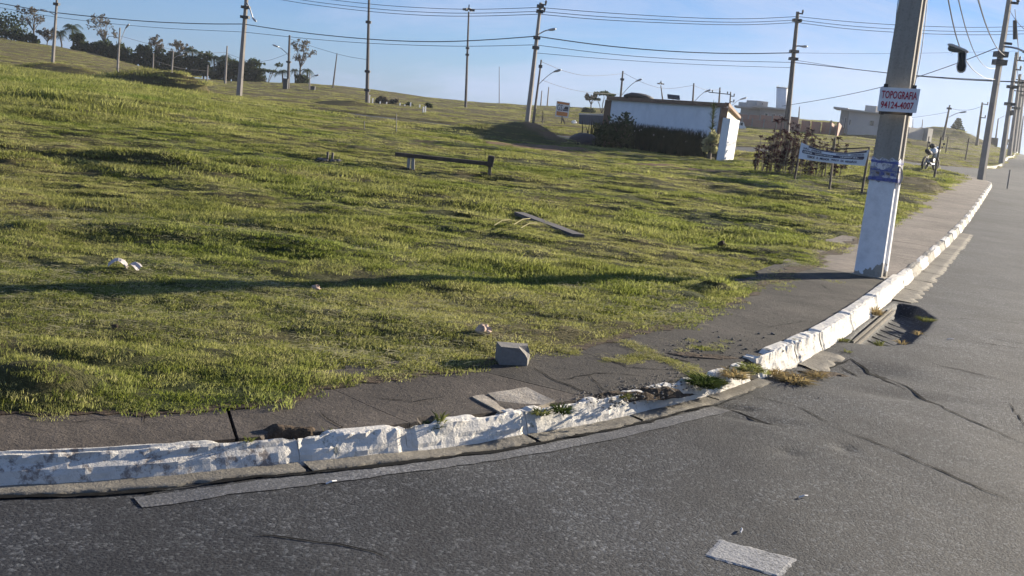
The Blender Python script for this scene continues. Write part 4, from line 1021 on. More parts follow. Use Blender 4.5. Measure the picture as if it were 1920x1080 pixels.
shoe(W(1803, 115, 18.3), (W(1801, 133, 18.3) - W(1803, 98, 18.3)), Vector((.25, 1, 0)), 'lower dark sneaker hanging toe down with pale sole edge', 1.2)

# ---------------------------------------------------------------- trees
def leafcloud(mb, blobs, n, size, seed, flat=1.0):
    rg = random.Random(seed); tot = sum(b[1] ** 2 for b in blobs)
    for c, r in blobs:
        for _ in range(max(4, int(n * r * r / tot))):
            v = Vector((rg.gauss(0, 1), rg.gauss(0, 1), rg.gauss(0, 1) * flat)).normalized() * r * (rg.random() ** .45); v.z *= flat if flat < 1 else 1
            p = c + v; a = Vector((rg.gauss(0, 1), rg.gauss(0, 1), rg.gauss(0, 1))).normalized(); b = a.cross(Vector((rg.gauss(0, 1), rg.gauss(0, 1), rg.gauss(0, 1)))).normalized()
            s_ = size * rg.uniform(.5, 1.2); mb.add([p - a * s_, p - b * s_ * .6, p + a * s_, p + b * s_ * .6], [(0, 1, 2, 3)])
def tree(px, pyb, pyt, wpx, Y, label, kind='dense', lean=0.0, group='trees along the left skyline', leaf=None, seed=None):
    b = W(px, pyb, Y); s_ = Y / F; h = (pyb - pyt) * s_; wd = wpx * s_ / 2; rg = random.Random(seed or int(px * 7 + pyb))
    root = empty(('palm_tree' if kind == 'palm' else 'conifer' if kind == 'pine' else 'shrub' if kind == 'shrub' else 'tree'), b, label, 'palm' if kind == 'palm' else 'shrub' if kind == 'shrub' else 'tree', group)
    top = b + Vector((lean * h, 0, h)); bl = b - Vector((0, 0, 1.0))
    tr = MB(); cr = MB()
    if kind == 'palm':
        th = top - Vector((0, 0, h * .16)); tr.tube([bl, b.lerp(th, .5) + Vector((.05 * h, 0, 0)), th], [.16, .13, .12], 6)
        for k in range(15):
            a = 2 * pi * k / 15 + rg.uniform(-.2, .2); el = rg.uniform(.05, 1.25); L_ = wd * rg.uniform(.85, 1.15); P = []
            for i in range(6):
                t = i / 5; P.append(th + Vector((cos(a) * L_ * t * cos(el * (1 - .3 * t)), sin(a) * L_ * t * cos(el), L_ * (t * sin(el) * 1.1 - t * t * (.95)))))
            for i in range(5):
                d = (P[i + 1] - P[i]).normalized(); s2 = d.cross(Vector((0, 0, 1))).normalized(); wl = .42 * wd * (1 - .5 * abs(i - 1.5) / 3)
                for sg_ in (-1, 1):
                    for q in range(3):
                        p0 = P[i].lerp(P[i + 1], q / 3); p1 = P[i].lerp(P[i + 1], (q + .55) / 3); e_ = (p0 + p1) / 2 + s2 * sg_ * wl + d * wl * .5 - Vector((0, 0, wl * .75)); cr.add([p0, p1, e_], [(0, 1, 2)])
        tr.build('trunk', M['bark'], root); cr.build('crown', M[leaf or 'leafd'], root); return root
    if kind == 'pine':
        tr.tube([bl, b.lerp(top, .98)], [.18, .04], 6)
        for lv in range(7):
            z = .22 + lv * .115; r = wd * (1 - z) * 1.25 + .15
            for k in range(7):
                a = 2 * pi * k / 7 + lv; e_ = b.lerp(top, z) + Vector((cos(a) * r, sin(a) * r, -.1 * r)); tr.tube([b.lerp(top, z), e_], [.04, .02], 4)
                leafcloud(cr, [(b.lerp(top, z).lerp(e_, .65), r * .33), (e_, r * .25)], 26, .22, lv * 9 + k, .5)
        tr.build('trunk', M['bark'], root); cr.build('crown', M[leaf or 'leafd'], root); return root
    fork = b.lerp(top, .30 if kind == 'dense' else .50 if kind == 'sparse' else .1)
    r0_ = max(.10, h * .022) * (1.3 if kind == 'dense' else 1)
    kink = Vector((rg.uniform(-.06, .06) * h, 0, 0))
    tr.tube([bl, b.lerp(fork, .5) + kink * .5, fork + kink], [r0_ * 1.3, r0_, r0_ * .8], 6)
    nb_ = {'dense': 9, 'sparse': 9, 'shrub': 7, 'umbrella': 7}[kind]; blobs = []
    for k in range(nb_):
        a = 2 * pi * k / nb_ + rg.uniform(-.4, .4)
        if kind == 'umbrella': e_ = top + Vector((cos(a) * wd * .8, sin(a) * wd * .8, -h * rg.choice([.06, .12, .35])))
        elif kind == 'sparse': e_ = b.lerp(top, rg.uniform(.62, .97)) + Vector((cos(a) * wd * rg.uniform(.3, .9), sin(a) * wd * .6, 0))
        else: e_ = b.lerp(top, rg.uniform(.34, .92)) + Vector((cos(a) * wd * rg.uniform(.3, .72), sin(a) * wd * .6, 0))
        tr.tube([fork + kink, (fork + kink).lerp(e_, .5) + Vector((rg.uniform(-.1, .1) * wd, 0, rg.uniform(0, .1) * h)), e_], [r0_ * .55, r0_ * .35, r0_ * .15], 5)
        if kind == 'sparse':
            for q in range(4):
                e2 = e_ + Vector((rg.gauss(0, .22) * wd, rg.gauss(0, .2) * wd, rg.uniform(.0, .13) * h)); tr.tube([e_, e2], [r0_ * .16, r0_ * .08], 4, False); blobs.append((e2, wd * .20))
        else: blobs.append((e_, wd * rg.uniform(.30, .52)))
    if kind == 'dense': blobs += [(b.lerp(top, .3) + Vector((x * wd, 0, 0)), wd * .4) for x in (-.5, .1, .6)]
    if kind in ('dense', 'shrub'): blobs += [(b.lerp(top, .6), wd * .55), (b.lerp(top, .82), wd * .38)]
    if kind == 'shrub': blobs += [(b.lerp(top, .25) + Vector((x * wd, 0, 0)), wd * .45) for x in (-.5, 0, .5)]
    leafcloud(cr, blobs, {'dense': 1300, 'sparse': 620, 'shrub': 800, 'umbrella': 420}[kind], (.26 if Y > 90 else .10) * (1 if kind != 'sparse' else .75), int(px), 1 if kind != 'umbrella' else .4)
    tr.build('trunk' if kind != 'shrub' else 'stems', M['bark'], root); cr.build('crown', M[leaf or ('leafs' if kind == 'sparse' else 'leafd')], root)
    return root
T = [(12, 80, 30, 62, 'dense', 0, 'large dark leafy tree at the left edge of the picture'), (-30, 76, 30, 70, 'dense', 0, 'dark leafy tree cut by the left edge of the picture'), (40, 82, 62, 40, 'shrub', 0, 'low dark bush right of the leafy tree at the left edge'), (66, 90, 22, 44, 'sparse', -.18, 'crooked half bare tree leaning left with pinkish twigs'),
     (62, 92, 66, 26, 'shrub', 0, 'dark bush at the foot of the crooked half bare tree'), (86, 94, 56, 34, 'sparse', 0, 'thin airy tree left of the pole with the pale foot'), (115, 98, 58, 26, 'palm', -.1, 'small drooping palm left of the larger palm'),
     (133, 100, 46, 40, 'palm', 0, 'tall palm with arching fronds near the left poles'), (146, 102, 62, 26, 'dense', 0, 'dark round tree directly right of the tall palm'), (165, 106, 80, 30, 'shrub', 0, 'low bush between the tall palm and the leaning bare tree'),
     (184, 112, 80, 32, 'dense', 0, 'round dark tree at the foot of the leaning bare tree'), (204, 113, 42, 50, 'sparse', -.25, 'leaning nearly bare tree with flat reddish twigs'), (203, 114, 82, 30, 'dense', 0, 'dark tree under the leaning nearly bare tree'), (226, 120, 84, 30, 'dense', 0, 'dark tree behind the short pole with the pale foot'),
     (243, 124, 100, 30, 'shrub', 0, 'low bush in the gap of the tree line'), (266, 129, 86, 30, 'dense', 0, 'dense dark tree at the start of the main wood'), (290, 132, 72, 34, 'sparse', .0, 'tall tree with open crown above the main wood'), (289, 133, 94, 34, 'dense', 0, 'dense tree below the tall open crown'),
     (312, 136, 104, 34, 'dense', 0, 'dark tree in the main wood left of the arching twigs'), (334, 138, 84, 34, 'sparse', 0, 'feathery tree with grey twigs above the main wood'), (334, 141, 104, 34, 'dense', 0, 'dark tree under the feathery grey twigs'), (357, 144, 88, 32, 'palm', 0, 'shaggy headed palm in the middle of the wood'),
     (360, 144, 106, 30, 'dense', 0, 'dark tree behind the shaggy palm'), (382, 147, 102, 30, 'dense', 0, 'dark tree right of the shaggy palm'), (398, 149, 103, 30, 'palm', 0, 'left one of two palms before the big grey pole'), (416, 150, 101, 28, 'palm', 0, 'right one of two palms before the big grey pole'),
     (410, 151, 120, 34, 'dense', 0, 'dark tree under the two palms'), (437, 153, 116, 34, 'dense', 0, 'dark tree directly left of the big grey pole'), (466, 155, 118, 34, 'dense', 0, 'dark tree directly right of the big grey pole'), (484, 156, 130, 26, 'shrub', 0, 'low bush right of the big grey pole'),
     (503, 159, 116, 40, 'umbrella', 0, 'open flat topped tree with pale twigs'), (527, 161, 132, 26, 'palm', 0, 'small dark palm beside the dark street pole'), (561, 164, 84, 40, 'sparse', 0, 'tall lone sparse tree with reddish open crown'), (550, 165, 128, 18, 'palm', 0, 'left small palm under the lone sparse tree'),
     (573, 165, 128, 22, 'palm', 0, 'right small palm under the lone sparse tree'), (562, 165, 140, 24, 'shrub', 0, 'dark bush at the foot of the lone sparse tree')]
for px, pyb, pyt, wd, kd, ln, lb in T: tree(px, pyb + 8, pyt - (3 if kd in ('dense', 'palm') else 0), wd * (1.3 if kd in ('dense', 'shrub', 'palm') else 1.1), 186, lb, kd, ln)
for k in range(9):
    px = 440 + k * 17 + (k % 3) * 5; tree(px if k < 3 else 585 + (k - 3) * 15, (158 if k < 3 else 170 + (k - 3) * 3) + 6, (144 if k < 3 else 160 + (k - 3) * 3), 15, 186, ['small round shrub on the skyline, %s one left of the dark street pole' % ('farthest', 'middle', 'nearest', '', '', '', '', '', '')[k], 'tiny shrub on the open crest, number %s from the lone sparse tree' % ('', '', '', 'one', 'two', 'three', 'four', 'five', 'six')[k]][k > 2], 'shrub', group='tiny shrubs on the crest')
tree(1108, 216, 178, 26, 165, 'pale nearly bare tree left of the white building', 'sparse', -.1, 'trees around the white building')
tree(1128, 218, 172, 38, 150, 'dark flat topped tree behind the left corner of the white building', 'umbrella', 0, 'trees around the white building')
tree(1100, 222, 206, 26, 150, 'low dark bush behind the blue container', 'shrub', 0, 'trees around the white building')
tree(1065, 212, 204, 24, 175, 'tiny dark bush on the skyline right of the orange board', 'shrub', 0, 'trees around the white building')
tree(1793, 252, 221, 24, 190, 'lone conifer standing on the brown hill at the right', 'pine', 0, None)
tree(1888, 284, 262, 20, 230, 'faint small tree on the skyline behind the third roadside pole', 'sparse', 0, None)
tree(715, 200, 184, 24, 118, 'grey tangled shrub right of the slender mast foot', 'shrub', 0, 'scrub on the crest', 'leafs'); tree(735, 203, 188, 20, 120, 'grey tangled shrub before the row of short white posts', 'shrub', 0, 'scrub on the crest', 'leafs')
tree(765, 206, 195, 12, 120, 'small dark shrub among the short white posts', 'shrub', 0, 'scrub on the crest'); tree(803, 212, 196, 11, 118, 'dark shrub at the right end of the short white posts', 'shrub', 0, 'scrub on the crest')
GW = 'short white posts on the crest'
for i, (x, a, b, lb) in enumerate(((692, 195, 178, 'first short white post beside the slender mast foot'), (698, 198, 184, 'second short white post, lower, right of the slender mast foot'), (712, 199, 190, 'tiny pale post between the two grey tangled shrubs'), (724, 201, 191, 'tiny pale post just left of the further grey shrub'),
                     (749, 205, 193, 'single pale post alone between the grey shrub and the post cluster'), (758, 206, 196, 'tiny pale post left of the small dark shrub'), (769, 209, 192, 'pale post right of the small dark shrub'), (776, 211, 202, 'lowest pale post of the cluster'),
                     (780, 212, 201, 'pale post right of the lowest one'), (786, 212, 196, 'slim pale post left of the thick white pair'), (793, 218, 200, 'left post of the thick white pair'), (797, 218, 199, 'right post of the thick white pair'))):
    upole(x, a, x + 1, b, 100 if a > 215 else 116, 2.6, lb, GW, mat='white', taper=.95, cat='post', name='white_post', n=4)
for (x, a, b, lb) in ((683, 243, 227, 'short thin dark stake alone in the green grass'), (743, 247, 213, 'taller thin dark stake in the grass above the rail')):
    p = GT(x, a); upole(x, a, x, b, p.y, 1.6, lb, 'thin dark stakes', mat='dark', taper=1, cat='stake', name='stake')

# ---------------------------------------------------------------- white building and its plants
B0 = W(1349, 303, 52); B1 = W(1360, 195, 52); A1 = W(1145, 182, 62); A0 = Vector((A1.x, A1.y, turf(np.array([A1.x]), np.array([A1.y]))[0] - .2)); B0 = Vector((B1.x - .05, B1.y, B0.z)); C1 = W(1383, 220, 62); C0 = Vector((C1.x, C1.y, B0.z))
bd_ = empty('white_building', B0, 'low white walled building with brown trim behind a dark hedge', 'building')
ld = (A1 - B1).normalized(); ed = (C1 - B1); ed.z = 0; edn = ed.normalized(); D1 = A1 + ed + Vector((0, 0, C1.z - B1.z)); ln_ = Vector((-ld.y, ld.x, 0)).normalized()
if ln_.dot(ed) < 0: ln_ = -ln_
up1 = Vector((0, 0, 1))
mb = MB(); prism(mb, [A0, B0, B1 - up1 * .08, A1 - up1 * .08], ln_ * .18); mb.build('long_wall', M['wall_white'], bd_)
mb = MB(); mb.beam(A1 - ln_ * .06 + ld * .2 - up1 * .06, B1 - ln_ * .06 - ld * .12 - up1 * .06, .16, .20); mb.build('fascia', M['brown'], bd_)
mb = MB(); mb.beam(B0 - ln_ * .02, B1 - ln_ * .02 - up1 * .17, .34, .30); mb.build('corner_post', M['brown'], bd_)
mb = MB(); mb.beam(A0 - ln_ * .02, A1 - ln_ * .02 - up1 * .17, .5, .30); mb.build('corner_post', M['brown'], bd_)
def ew(f0, f1, z0, z1, mat, name, off=0.0, th=.15):
    a = B0.lerp(C0, f0) + edn.cross(up1) * off; b = B0.lerp(C0, f1) + edn.cross(up1) * off; ta = B1.lerp(C1, f0).z; tb = B1.lerp(C1, f1).z; bz = B0.z
    c = [Vector((a.x, a.y, bz + (ta - bz) * z0)), Vector((b.x, b.y, bz + (tb - bz) * z0)), Vector((b.x, b.y, bz + (tb - bz) * z1)), Vector((a.x, a.y, bz + (ta - bz) * z1))]
    mb = MB(); prism(mb, c, -edn.cross(up1) * th); return mb.build(name, mat, bd_)
ew(.02, .22, 0, .97, M['wall_white'], 'end_wall'); ew(.22, .30, 0, .80, M['cream'], 'door_frame', .04); ew(.22, 1, .80, .97, M['cream'], 'lintel'); ew(.62, 1, 0, .80, M['wall_white'], 'end_wall'); ew(.30, .62, 0, .80, M['dark'], 'dark_opening', -.25)  # recessed dark panel stands in for the shaded inside of the open doorway
mb = MB(); mb.beam(B1 + edn.cross(up1) * .08 - ed.normalized() * .1, C1 + edn.cross(up1) * .08, .2, .14); mb.build('verge', M['brown'], bd_)
mb = MB(); prism(mb, [A1 + up1 * -.02, B1 + up1 * -.02, C1 + up1 * -.02, D1 + up1 * -.02], -up1 * .1); mb.build('roof', M['metal'], bd_)
mb = MB(); prism(mb, [Vector((A0.x, A0.y, A0.z)) + ed, C0, C1 - up1 * .1, D1 - up1 * .1], -ln_ * .15); mb.build('back_wall', M['wall_white'], bd_)
mb = MB(); prism(mb, [A0, A0 + ed, D1 - up1 * .1, A1 - up1 * .1], ld * .1); mb.build('end_wall', M['wall_white'], bd_)
mb = MB(); c = W(1197, 183, 60.5); mb.rock(c, .85, 4, 3, .28, .12); o = mb.build('roof_tarp', M['rubber'], None, True, origin=c); tag(o, 'dark rounded tarpaulin bundle lying on the building roof', 'tarpaulin')
o_ = upole(1262, 190, 1262, 184, 57.5, 2.0, 'small dark solar panel on a stub above the roof edge', None, cat='solar panel', name='solar_panel', mat='dark'); mb = MB(); c = W(1263, 182, 57.5); mb.box(c, (.62, .4, .05), Matrix.Rotation(.5, 3, 'X')); mb.build('panel', M['dark'], o_)
# white slab standing by the corner
cs = quadpx([(1357, 301), (1374, 303), (1387, 226), (1370, 222)], [46.7, 48.1, 48.1, 46.7]); mb = MB(); c0 = cs[0].copy(); cs[0].z -= .3; cs[1].z -= .3
prism(mb, cs, Vector((-.3, .08, 0))); o = mb.build('white_panel', M['wall_white'], None, origin=c0); o.name = 'white_slab'; tag(o, 'tall white slab standing upright at the building corner', 'slab')
# plants around it
def spikes(mb, a, b, n, h0_, h1_, wd, seed, depth=.5):
    rg = random.Random(seed)
    for _ in range(n):
        t = rg.random(); p = a.lerp(b, t) + Vector((rg.gauss(0, depth), rg.gauss(0, depth), -.1)); h = rg.uniform(h0_, h1_); la = rg.uniform(0, 2 * pi); l = h * rg.uniform(.05, .45); fa = rg.uniform(0, pi)
        sx = Vector((cos(fa), sin(fa), 0)) * wd / 2; m1 = p + Vector((cos(la) * l * .3, sin(la) * l * .3, h * .6)); e_ = p + Vector((cos(la) * l, sin(la) * l, h))
        mb.add([p - sx, p + sx, m1 + sx, m1 - sx, e_], [(0, 1, 2, 3), (3, 2, 4)])
hg = empty('hedge', W(1250, 290, 53.5), 'dark spiky leaved hedge growing along the white wall', 'hedge')
a = A0.lerp(B0, .18) - ln_ * 1.0; b = B0 - ln_ * .9 - ld * -.3
def gz(p): return Vector((p.x, p.y, float(turf(np.array([p.x]), np.array([p.y]))[0])))
a = gz(a); b = gz(b)
mb = MB(); spikes(mb, a, b, 5200, .55, 1.45, .06, 3, .45); mb.build('foliage', M['hedge'], hg)
mb = MB(); rg = random.Random(8)
for k in range(9):
    c = a.lerp(b, rg.uniform(.35, .97)) - ln_ * .5 + up1 * rg.uniform(.6, 1.0); mb.box(c, (.07, .07, .06))
mb.build('flowers', M['white'], hg)
tree(1160, 285, 208, 70, 55, 'big dark leafy bush before the left end of the white wall', 'shrub', 0, 'bushes before the white building', 'leafd')
tree(1135, 284, 236, 64, 55, 'low dark bush left of the big leafy bush', 'shrub', 0, 'bushes before the white building', 'leafd')
tree(1330, 292, 242, 34, 49.5, 'pale yellowish bush at the right corner of the white wall', 'shrub', 0, 'bushes before the white building', 'leafy')
tree(1352, 306, 272, 26, 48.5, 'small green bush at the foot of the white slab', 'shrub', 0, 'bushes before the white building', 'leafm')
yr = empty('spiky_plant', W(1332, 296, 50.3), 'tall slim spiky plant rising up the right end of the white wall', 'plant', 'bushes before the white building')
mb = MB(); p0 = W(1332, 300, 50.3); p1 = W(1338, 200, 50.3); mb.tube([p0, p1], [.05, .03], 5); mb.build('stem', M['bark'], yr); mb = MB(); rg = random.Random(4)
for k in range(230):
    p = p0.lerp(p1, .35 + .68 * rg.random()); aa = rg.uniform(0, 2 * pi); d = Vector((cos(aa), sin(aa), rg.uniform(.2, .9))).normalized(); s_ = d.cross(up1).normalized() * .022; L_ = rg.uniform(.2, .42); mb.add([p - s_, p + s_, p + d * L_], [(0, 1, 2)])
mb.build('leaves', M['leafm'], yr)
mb = MB(); c = W(1098, 268, 57); vs = []; mb.rock(Vector((c.x, c.y, c.z - .1)), .95, 12, 5, .62, .10); o = mb.build('tarp_mound', M['rubber'], None, True, origin=c); tag(o, 'black sheeted heap at the left end of the hedge', 'heap')
ct = empty('container', W(1106, 235, 105), 'blue grey steel container left of the white building', 'container'); cs = quadpx([(1085, 236), (1132, 239), (1133, 214), (1086, 213)], 105); mb = MB(); prism(mb, cs, Vector((.1, 2.4, 0))); mb.build('body', M['container'], ct)
mb = MB(); prism(mb, [p + Vector((0, -.02, 0)) for p in quadpx([(1085, 215), (1133, 217), (1133, 214), (1085, 212)], 104.9)], Vector((0, .06, 0))); mb.build('top_rail', M['metal'], ct)
mb = MB()
for k in range(14):
    p = cs[0].lerp(cs[1], (k + .5) / 14); q = cs[3].lerp(cs[2], (k + .5) / 14); mb.beam(p + Vector((0, -.04, 0)), q + Vector((0, -.04, -.15)), .07, .06)
mb.build('ribs', M['container'], ct)
# orange advertising board
cs = quadpx([(1041, 218), (1065, 221), (1069, 193), (1044, 189)], 98); ctr = sum(cs, Vector()) / 4
gs = empty('advert_board', ctr, 'orange and white GS advertising board on a propped post', 'sign'); prism(mb := MB(), cs, Vector((0, .08, 0))); mb.build('board', M['white'], gs)
def sub(cs, u0_, u1_, v0, v1, off):
    f = lambda u, v: cs[0].lerp(cs[1], u).lerp(cs[3].lerp(cs[2], u), v) + Vector((0, -off, 0))
    return [f(u0_, v0), f(u1_, v0), f(u1_, v1), f(u0_, v1)]
for q, mt in (((.05, .95, .84, .97), 'orange'), ((.07, .93, .08, .34), 'orange'), ((.5, .52, .36, .82), 'white')):
    prism(mb := MB(), sub(cs, *q, .02), Vector((0, .015, 0))); mb.build('printed_band', M[mt], gs)
prism(mb := MB(), sub(cs, .50, .94, .42, .50, .02), Vector((0, .015, 0))); mb.build('house_drawing', M['navy'], gs)
f = sub(cs, .56, .92, .52, .72, .025); mb = MB(); mb.add([f[0], f[1], f[2], f[3].lerp(f[2], .35)], [(0, 1, 2, 3)]); mb.build('house_drawing', M['dark'], gs)
f = sub(cs, .08, .48, .40, .80, .03); text('GS', sum(f, Vector()) / 4, f[1] - f[0], f[3] - f[0], (f[1] - f[0]).length, (f[3] - f[0]).length, M['navy'], 'lettering', gs, lift=.03, bold=.005)
mb = MB(); p = W(1052, 236, 98); mb.beam(p - up1 * .3, W(1054, 218, 98), .10, .10); mb.build('post', M['wood'], gs); mb = MB(); mb.beam(W(1064, 236, 97) - up1 * .3, W(1055, 222, 98), .09, .09); mb.build('prop', M['wood_dark'], gs)
p = W(1076, 229, 100); mb = MB(); mb.rock(p, .22, 3); tag(mb.build('stone', M['white'], None, origin=p), 'small bright white lump right of the orange board', 'stone')

# ---------------------------------------------------------------- houses, brick walls, tower
def hbox(parent, name, xa_, xb_, yt, yb, Ya, Yb, depth, mat, z1b=None, over=0.0):
    a = W(xa_, yb, Ya); b = W(xb_, yb, Yb); ta = W(xa_, yt, Ya).z; tb = ta if z1b is None else W(xb_, z1b, Yb).z
    a = Vector((a.x, a.y, 0)); b = Vector((b.x, b.y, 0)); d = (b - a).normalized(); n = Vector((-d.y, d.x, 0)); zb = min(W(xa_, yb, Ya).z, W(xb_, yb, Yb).z)
    a -= d * over; b += d * over; a -= n * over; b -= n * over; depth += 2 * over
    mb = MB(); c = [Vector((a.x, a.y, zb)), Vector((b.x, b.y, zb)), Vector((b.x, b.y, tb)), Vector((a.x, a.y, ta))]; prism(mb, c, n * depth)
    return mb.build(name, mat, parent), c, n
def window(parent, c, n, u0_, u1_, v0, v1):
    f = lambda u, v: c[0].lerp(c[1], u).lerp(c[3].lerp(c[2], u), v)
    q = [f(u0_, v0), f(u1_, v0), f(u1_, v1), f(u0_, v1)]; mb = MB()
    for i in range(4): mb.beam(q[i] - n * .03, q[(i + 1) % 4] - n * .03, .12, .12)
    w_ = mb.build('window', M['grey_light'], parent); mb = MB(); prism(mb, [p - n * .015 for p in q], n * .02)
    g = mb.build('pane', M['glass'], None); g.parent = w_; g.location = -Vector(parent.location); return w_
h1 = empty('grey_house', W(1420, 240, 140), 'unfinished grey house with flat roof above the brick walls', 'house', 'flat roofed houses')
_, c, n = hbox(h1, 'wall', 1419, 1467, 200, 250, 140, 139.3, 7, M['grey_render']); window(h1, c, n, .20, .34, .60, .80); window(h1, c, n, .50, .62, .55, .80); window(h1, c, n, .76, .84, .60, .80)
hbox(h1, 'roof', 1417, 1468, 198, 201, 140, 139.3, 7, M['grey_light'], over=.45)
_, c, n = hbox(h1, 'wall', 1383, 1419, 201, 248, 141, 140.5, 8, M['grey_render']); window(h1, c, n, .08, .26, .45, .72); window(h1, c, n, .55, .75, .45, .72); hbox(h1, 'roof', 1382, 1419, 197.5, 201, 141, 140.5, 8, M['grey_light'], over=.35)
hbox(h1, 'parapet', 1400, 1417, 192, 200, 141, 141.2, 3, M['grey_light']); _, c, n = hbox(h1, 'water_tank_block', 1418, 1439, 188.5, 202, 141, 141.2, 4, M['grey_light']); window(h1, c, n, .42, .56, .45, .8)
tw = empty('water_tower', W(1466, 235, 175), 'tall white cylindrical water tower behind the grey house', 'water tower'); mb = MB(); t0 = W(1464, 240, 175); t1 = W(1466.5, 164.5, 175)
mb.tube([t0, t1], .84, 20); mb.build('tank', M['white'], tw, True); mb = MB(); mb.tube([t1 - up1 * .06, t1 + up1 * .05], .90, 20); mb.build('rim', M['concrete_far'], tw)
for k in range(5):
    a = k * 1.25; mb = MB(); mb.tube([t1 + Vector((cos(a) * .8, sin(a) * .8, 0)), t1 + Vector((cos(a) * .8, sin(a) * .8, .35))], .03, 4); mb.build('railing_post', M['metal'], tw)
h2 = empty('pale_house', W(1640, 250, 128), 'large pale grey flat roofed house partly behind the near pole', 'house', 'flat roofed houses')
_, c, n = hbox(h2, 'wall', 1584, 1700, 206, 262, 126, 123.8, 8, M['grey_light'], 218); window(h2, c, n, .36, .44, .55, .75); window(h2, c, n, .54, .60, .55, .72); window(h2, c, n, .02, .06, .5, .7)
hbox(h2, 'roof', 1583, 1701, 203.5, 206.5, 126, 123.8, 8, M['grey_light'], 216, over=.4)
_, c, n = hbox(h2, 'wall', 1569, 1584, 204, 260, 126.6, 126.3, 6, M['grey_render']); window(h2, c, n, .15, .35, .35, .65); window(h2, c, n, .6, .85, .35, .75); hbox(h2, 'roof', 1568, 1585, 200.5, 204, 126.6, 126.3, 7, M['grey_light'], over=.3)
hbox(h2, 'water_tank_block', 1621, 1642, 197, 208, 128, 127, 4, M['grey_light'])
gw = empty('grey_wall', W(1700, 260, 122), 'low plain grey boundary wall before the pale house', 'wall'); hbox(gw, 'wall_panel', 1586, 1700, 233, 264, 121, 122, .3, M['grey_light'], 242); hbox(gw, 'wall_panel', 1701, 1737, 238, 266, 122, 125, .3, M['grey_light']); hbox(gw, 'pier', 1737, 1746, 240, 266, 124, 125, 1, M['grey_render'])
GB = 'unfinished brick walls'
bw = empty('brick_wall', W(1450, 250, 118), 'long lower unfinished brick wall with concrete posts', 'wall', GB)
xs = [1388, 1407, 1429, 1453, 1477, 1498]
for i in range(5):
    hbox(bw, 'brick_panel', xs[i] + .8, xs[i + 1] - .8, 222 + i * 1.9, 256, 120 - i * .6, 119.4 - i * .6, .2, M['brick']); hbox(bw, 'concrete_post', xs[i] - .9, xs[i] + .9, 219 + i * 1.9, 256, 119.9 - i * .6, 119.9 - i * .6, .3, M['concrete_far'])
b2 = empty('brick_wall', W(1440, 230, 130), 'upper brick wall tier between the grey house and the lower wall', 'wall', GB)
xs = [1384, 1402, 1424, 1447, 1468, 1497]
for i in range(5):
    hbox(b2, 'brick_panel', xs[i] + .5, xs[i + 1] - .5, 213.5 + i * .9, 232, 131, 130.5, .2, M['brick']); hbox(b2, 'concrete_post', xs[i] - 1.2, xs[i] + 1.2, 211 + i * .9, 232, 130.4, 130.4, .3, M['concrete_far'])
b3 = empty('brick_wall', W(1530, 252, 117), 'broken brick wall pieces with gaps before the pale house', 'wall', GB)
for xa_, xb_, yt in ((1499, 1515, 225), (1518, 1535, 227), (1538, 1555, 228)): hbox(b3, 'brick_panel', xa_, xb_, yt, 257, 117.5, 117, .2, M['brick'])
b4 = empty('brick_wall', W(1568, 254, 115), 'short sunlit orange brick wall pieces turned toward the road', 'wall', GB)
hbox(b4, 'brick_panel', 1555, 1568, 228.5, 256, 115, 124, .2, M['brick'], 238); hbox(b4, 'brick_panel', 1569, 1581, 229, 257, 114, 124, .2, M['brick'], 241); hbox(b4, 'concrete_post', 1554, 1556, 225, 256, 114.9, 114.9, .3, M['concrete_far'])
# white van behind the slab
vn_ = empty('white_van', W(1386, 246, 112), 'small white van half hidden behind the white slab', 'van')
def bodypts(): pass
vb = W(1383, 247, 110); mb = MB(); prof = [(-1.0, .12), (1.0, .12), (1.02, .55), (.82, .62), (.62, 1.02), (-.95, 1.06), (-1.02, .6)]; vs = [Vector((vb.x + x * .75, vb.y + y, vb.z + z * .95)) for y in (0, 1.2) for x, z in prof]
mb.add(vs, [tuple(range(7))[::-1], tuple(range(7, 14))] + [(i, (i + 1) % 7, 7 + (i + 1) % 7, 7 + i) for i in range(7)]); mb.build('body', M['white'], vn_)
for x0_, x1_ in ((-.2, .15), (.22, .55)): mb = MB(); mb.box((vb.x + (x0_ + x1_) / 2 * .75, vb.y - .005, vb.z + .78), ((x1_ - x0_) * .75, .02, .28)); mb.build('window', M['glass'], vn_)
for x in (-.55, .6): mb = MB(); mb.tube([(vb.x + x * .75, vb.y - .03, vb.z + .14), (vb.x + x * .75, vb.y + .1, vb.z + .14)], .15, 12); mb.build('wheel', M['rubber'], vn_)
mb = MB(); p = W(1863, 270, 175); mb.box(p + up1 * .3, (.9, .9, 1.3), taper=.9); tag(mb.build('pillar', M['wood_dark'], None, origin=p), 'dark squat gate pillar at the foot of the thin far pole', 'pillar')
mb = MB(); p = W(535, 163, 149); mb.box(p + up1 * .3, (.6, .5, 1.6)); tag(mb.build('pillar', M['dark'], None, origin=p), 'dark meter box at the foot of the dark street pole', 'box')
mb = MB(); p = W(586, 171, 149); mb.box(p + up1 * .2, (.6, .5, .9)); tag(mb.build('bin', M['dark'], None, origin=p), 'dark box beside the small street pole right of the sparse tree', 'box')
p = W(361, 157, 150); e_ = empty('small_notice', p, 'tiny pale notice board on two legs in the brown grass', 'sign'); mb = MB(); mb.box(p + up1 * .45, (.6, .04, .4)); mb.build('board', M['poster_blue'], e_)
for sx in (-.2, .2): mb = MB(); mb.box(p + Vector((sx, .03, .1)), (.05, .05, .8)); mb.build('leg', M['wood'], e_)

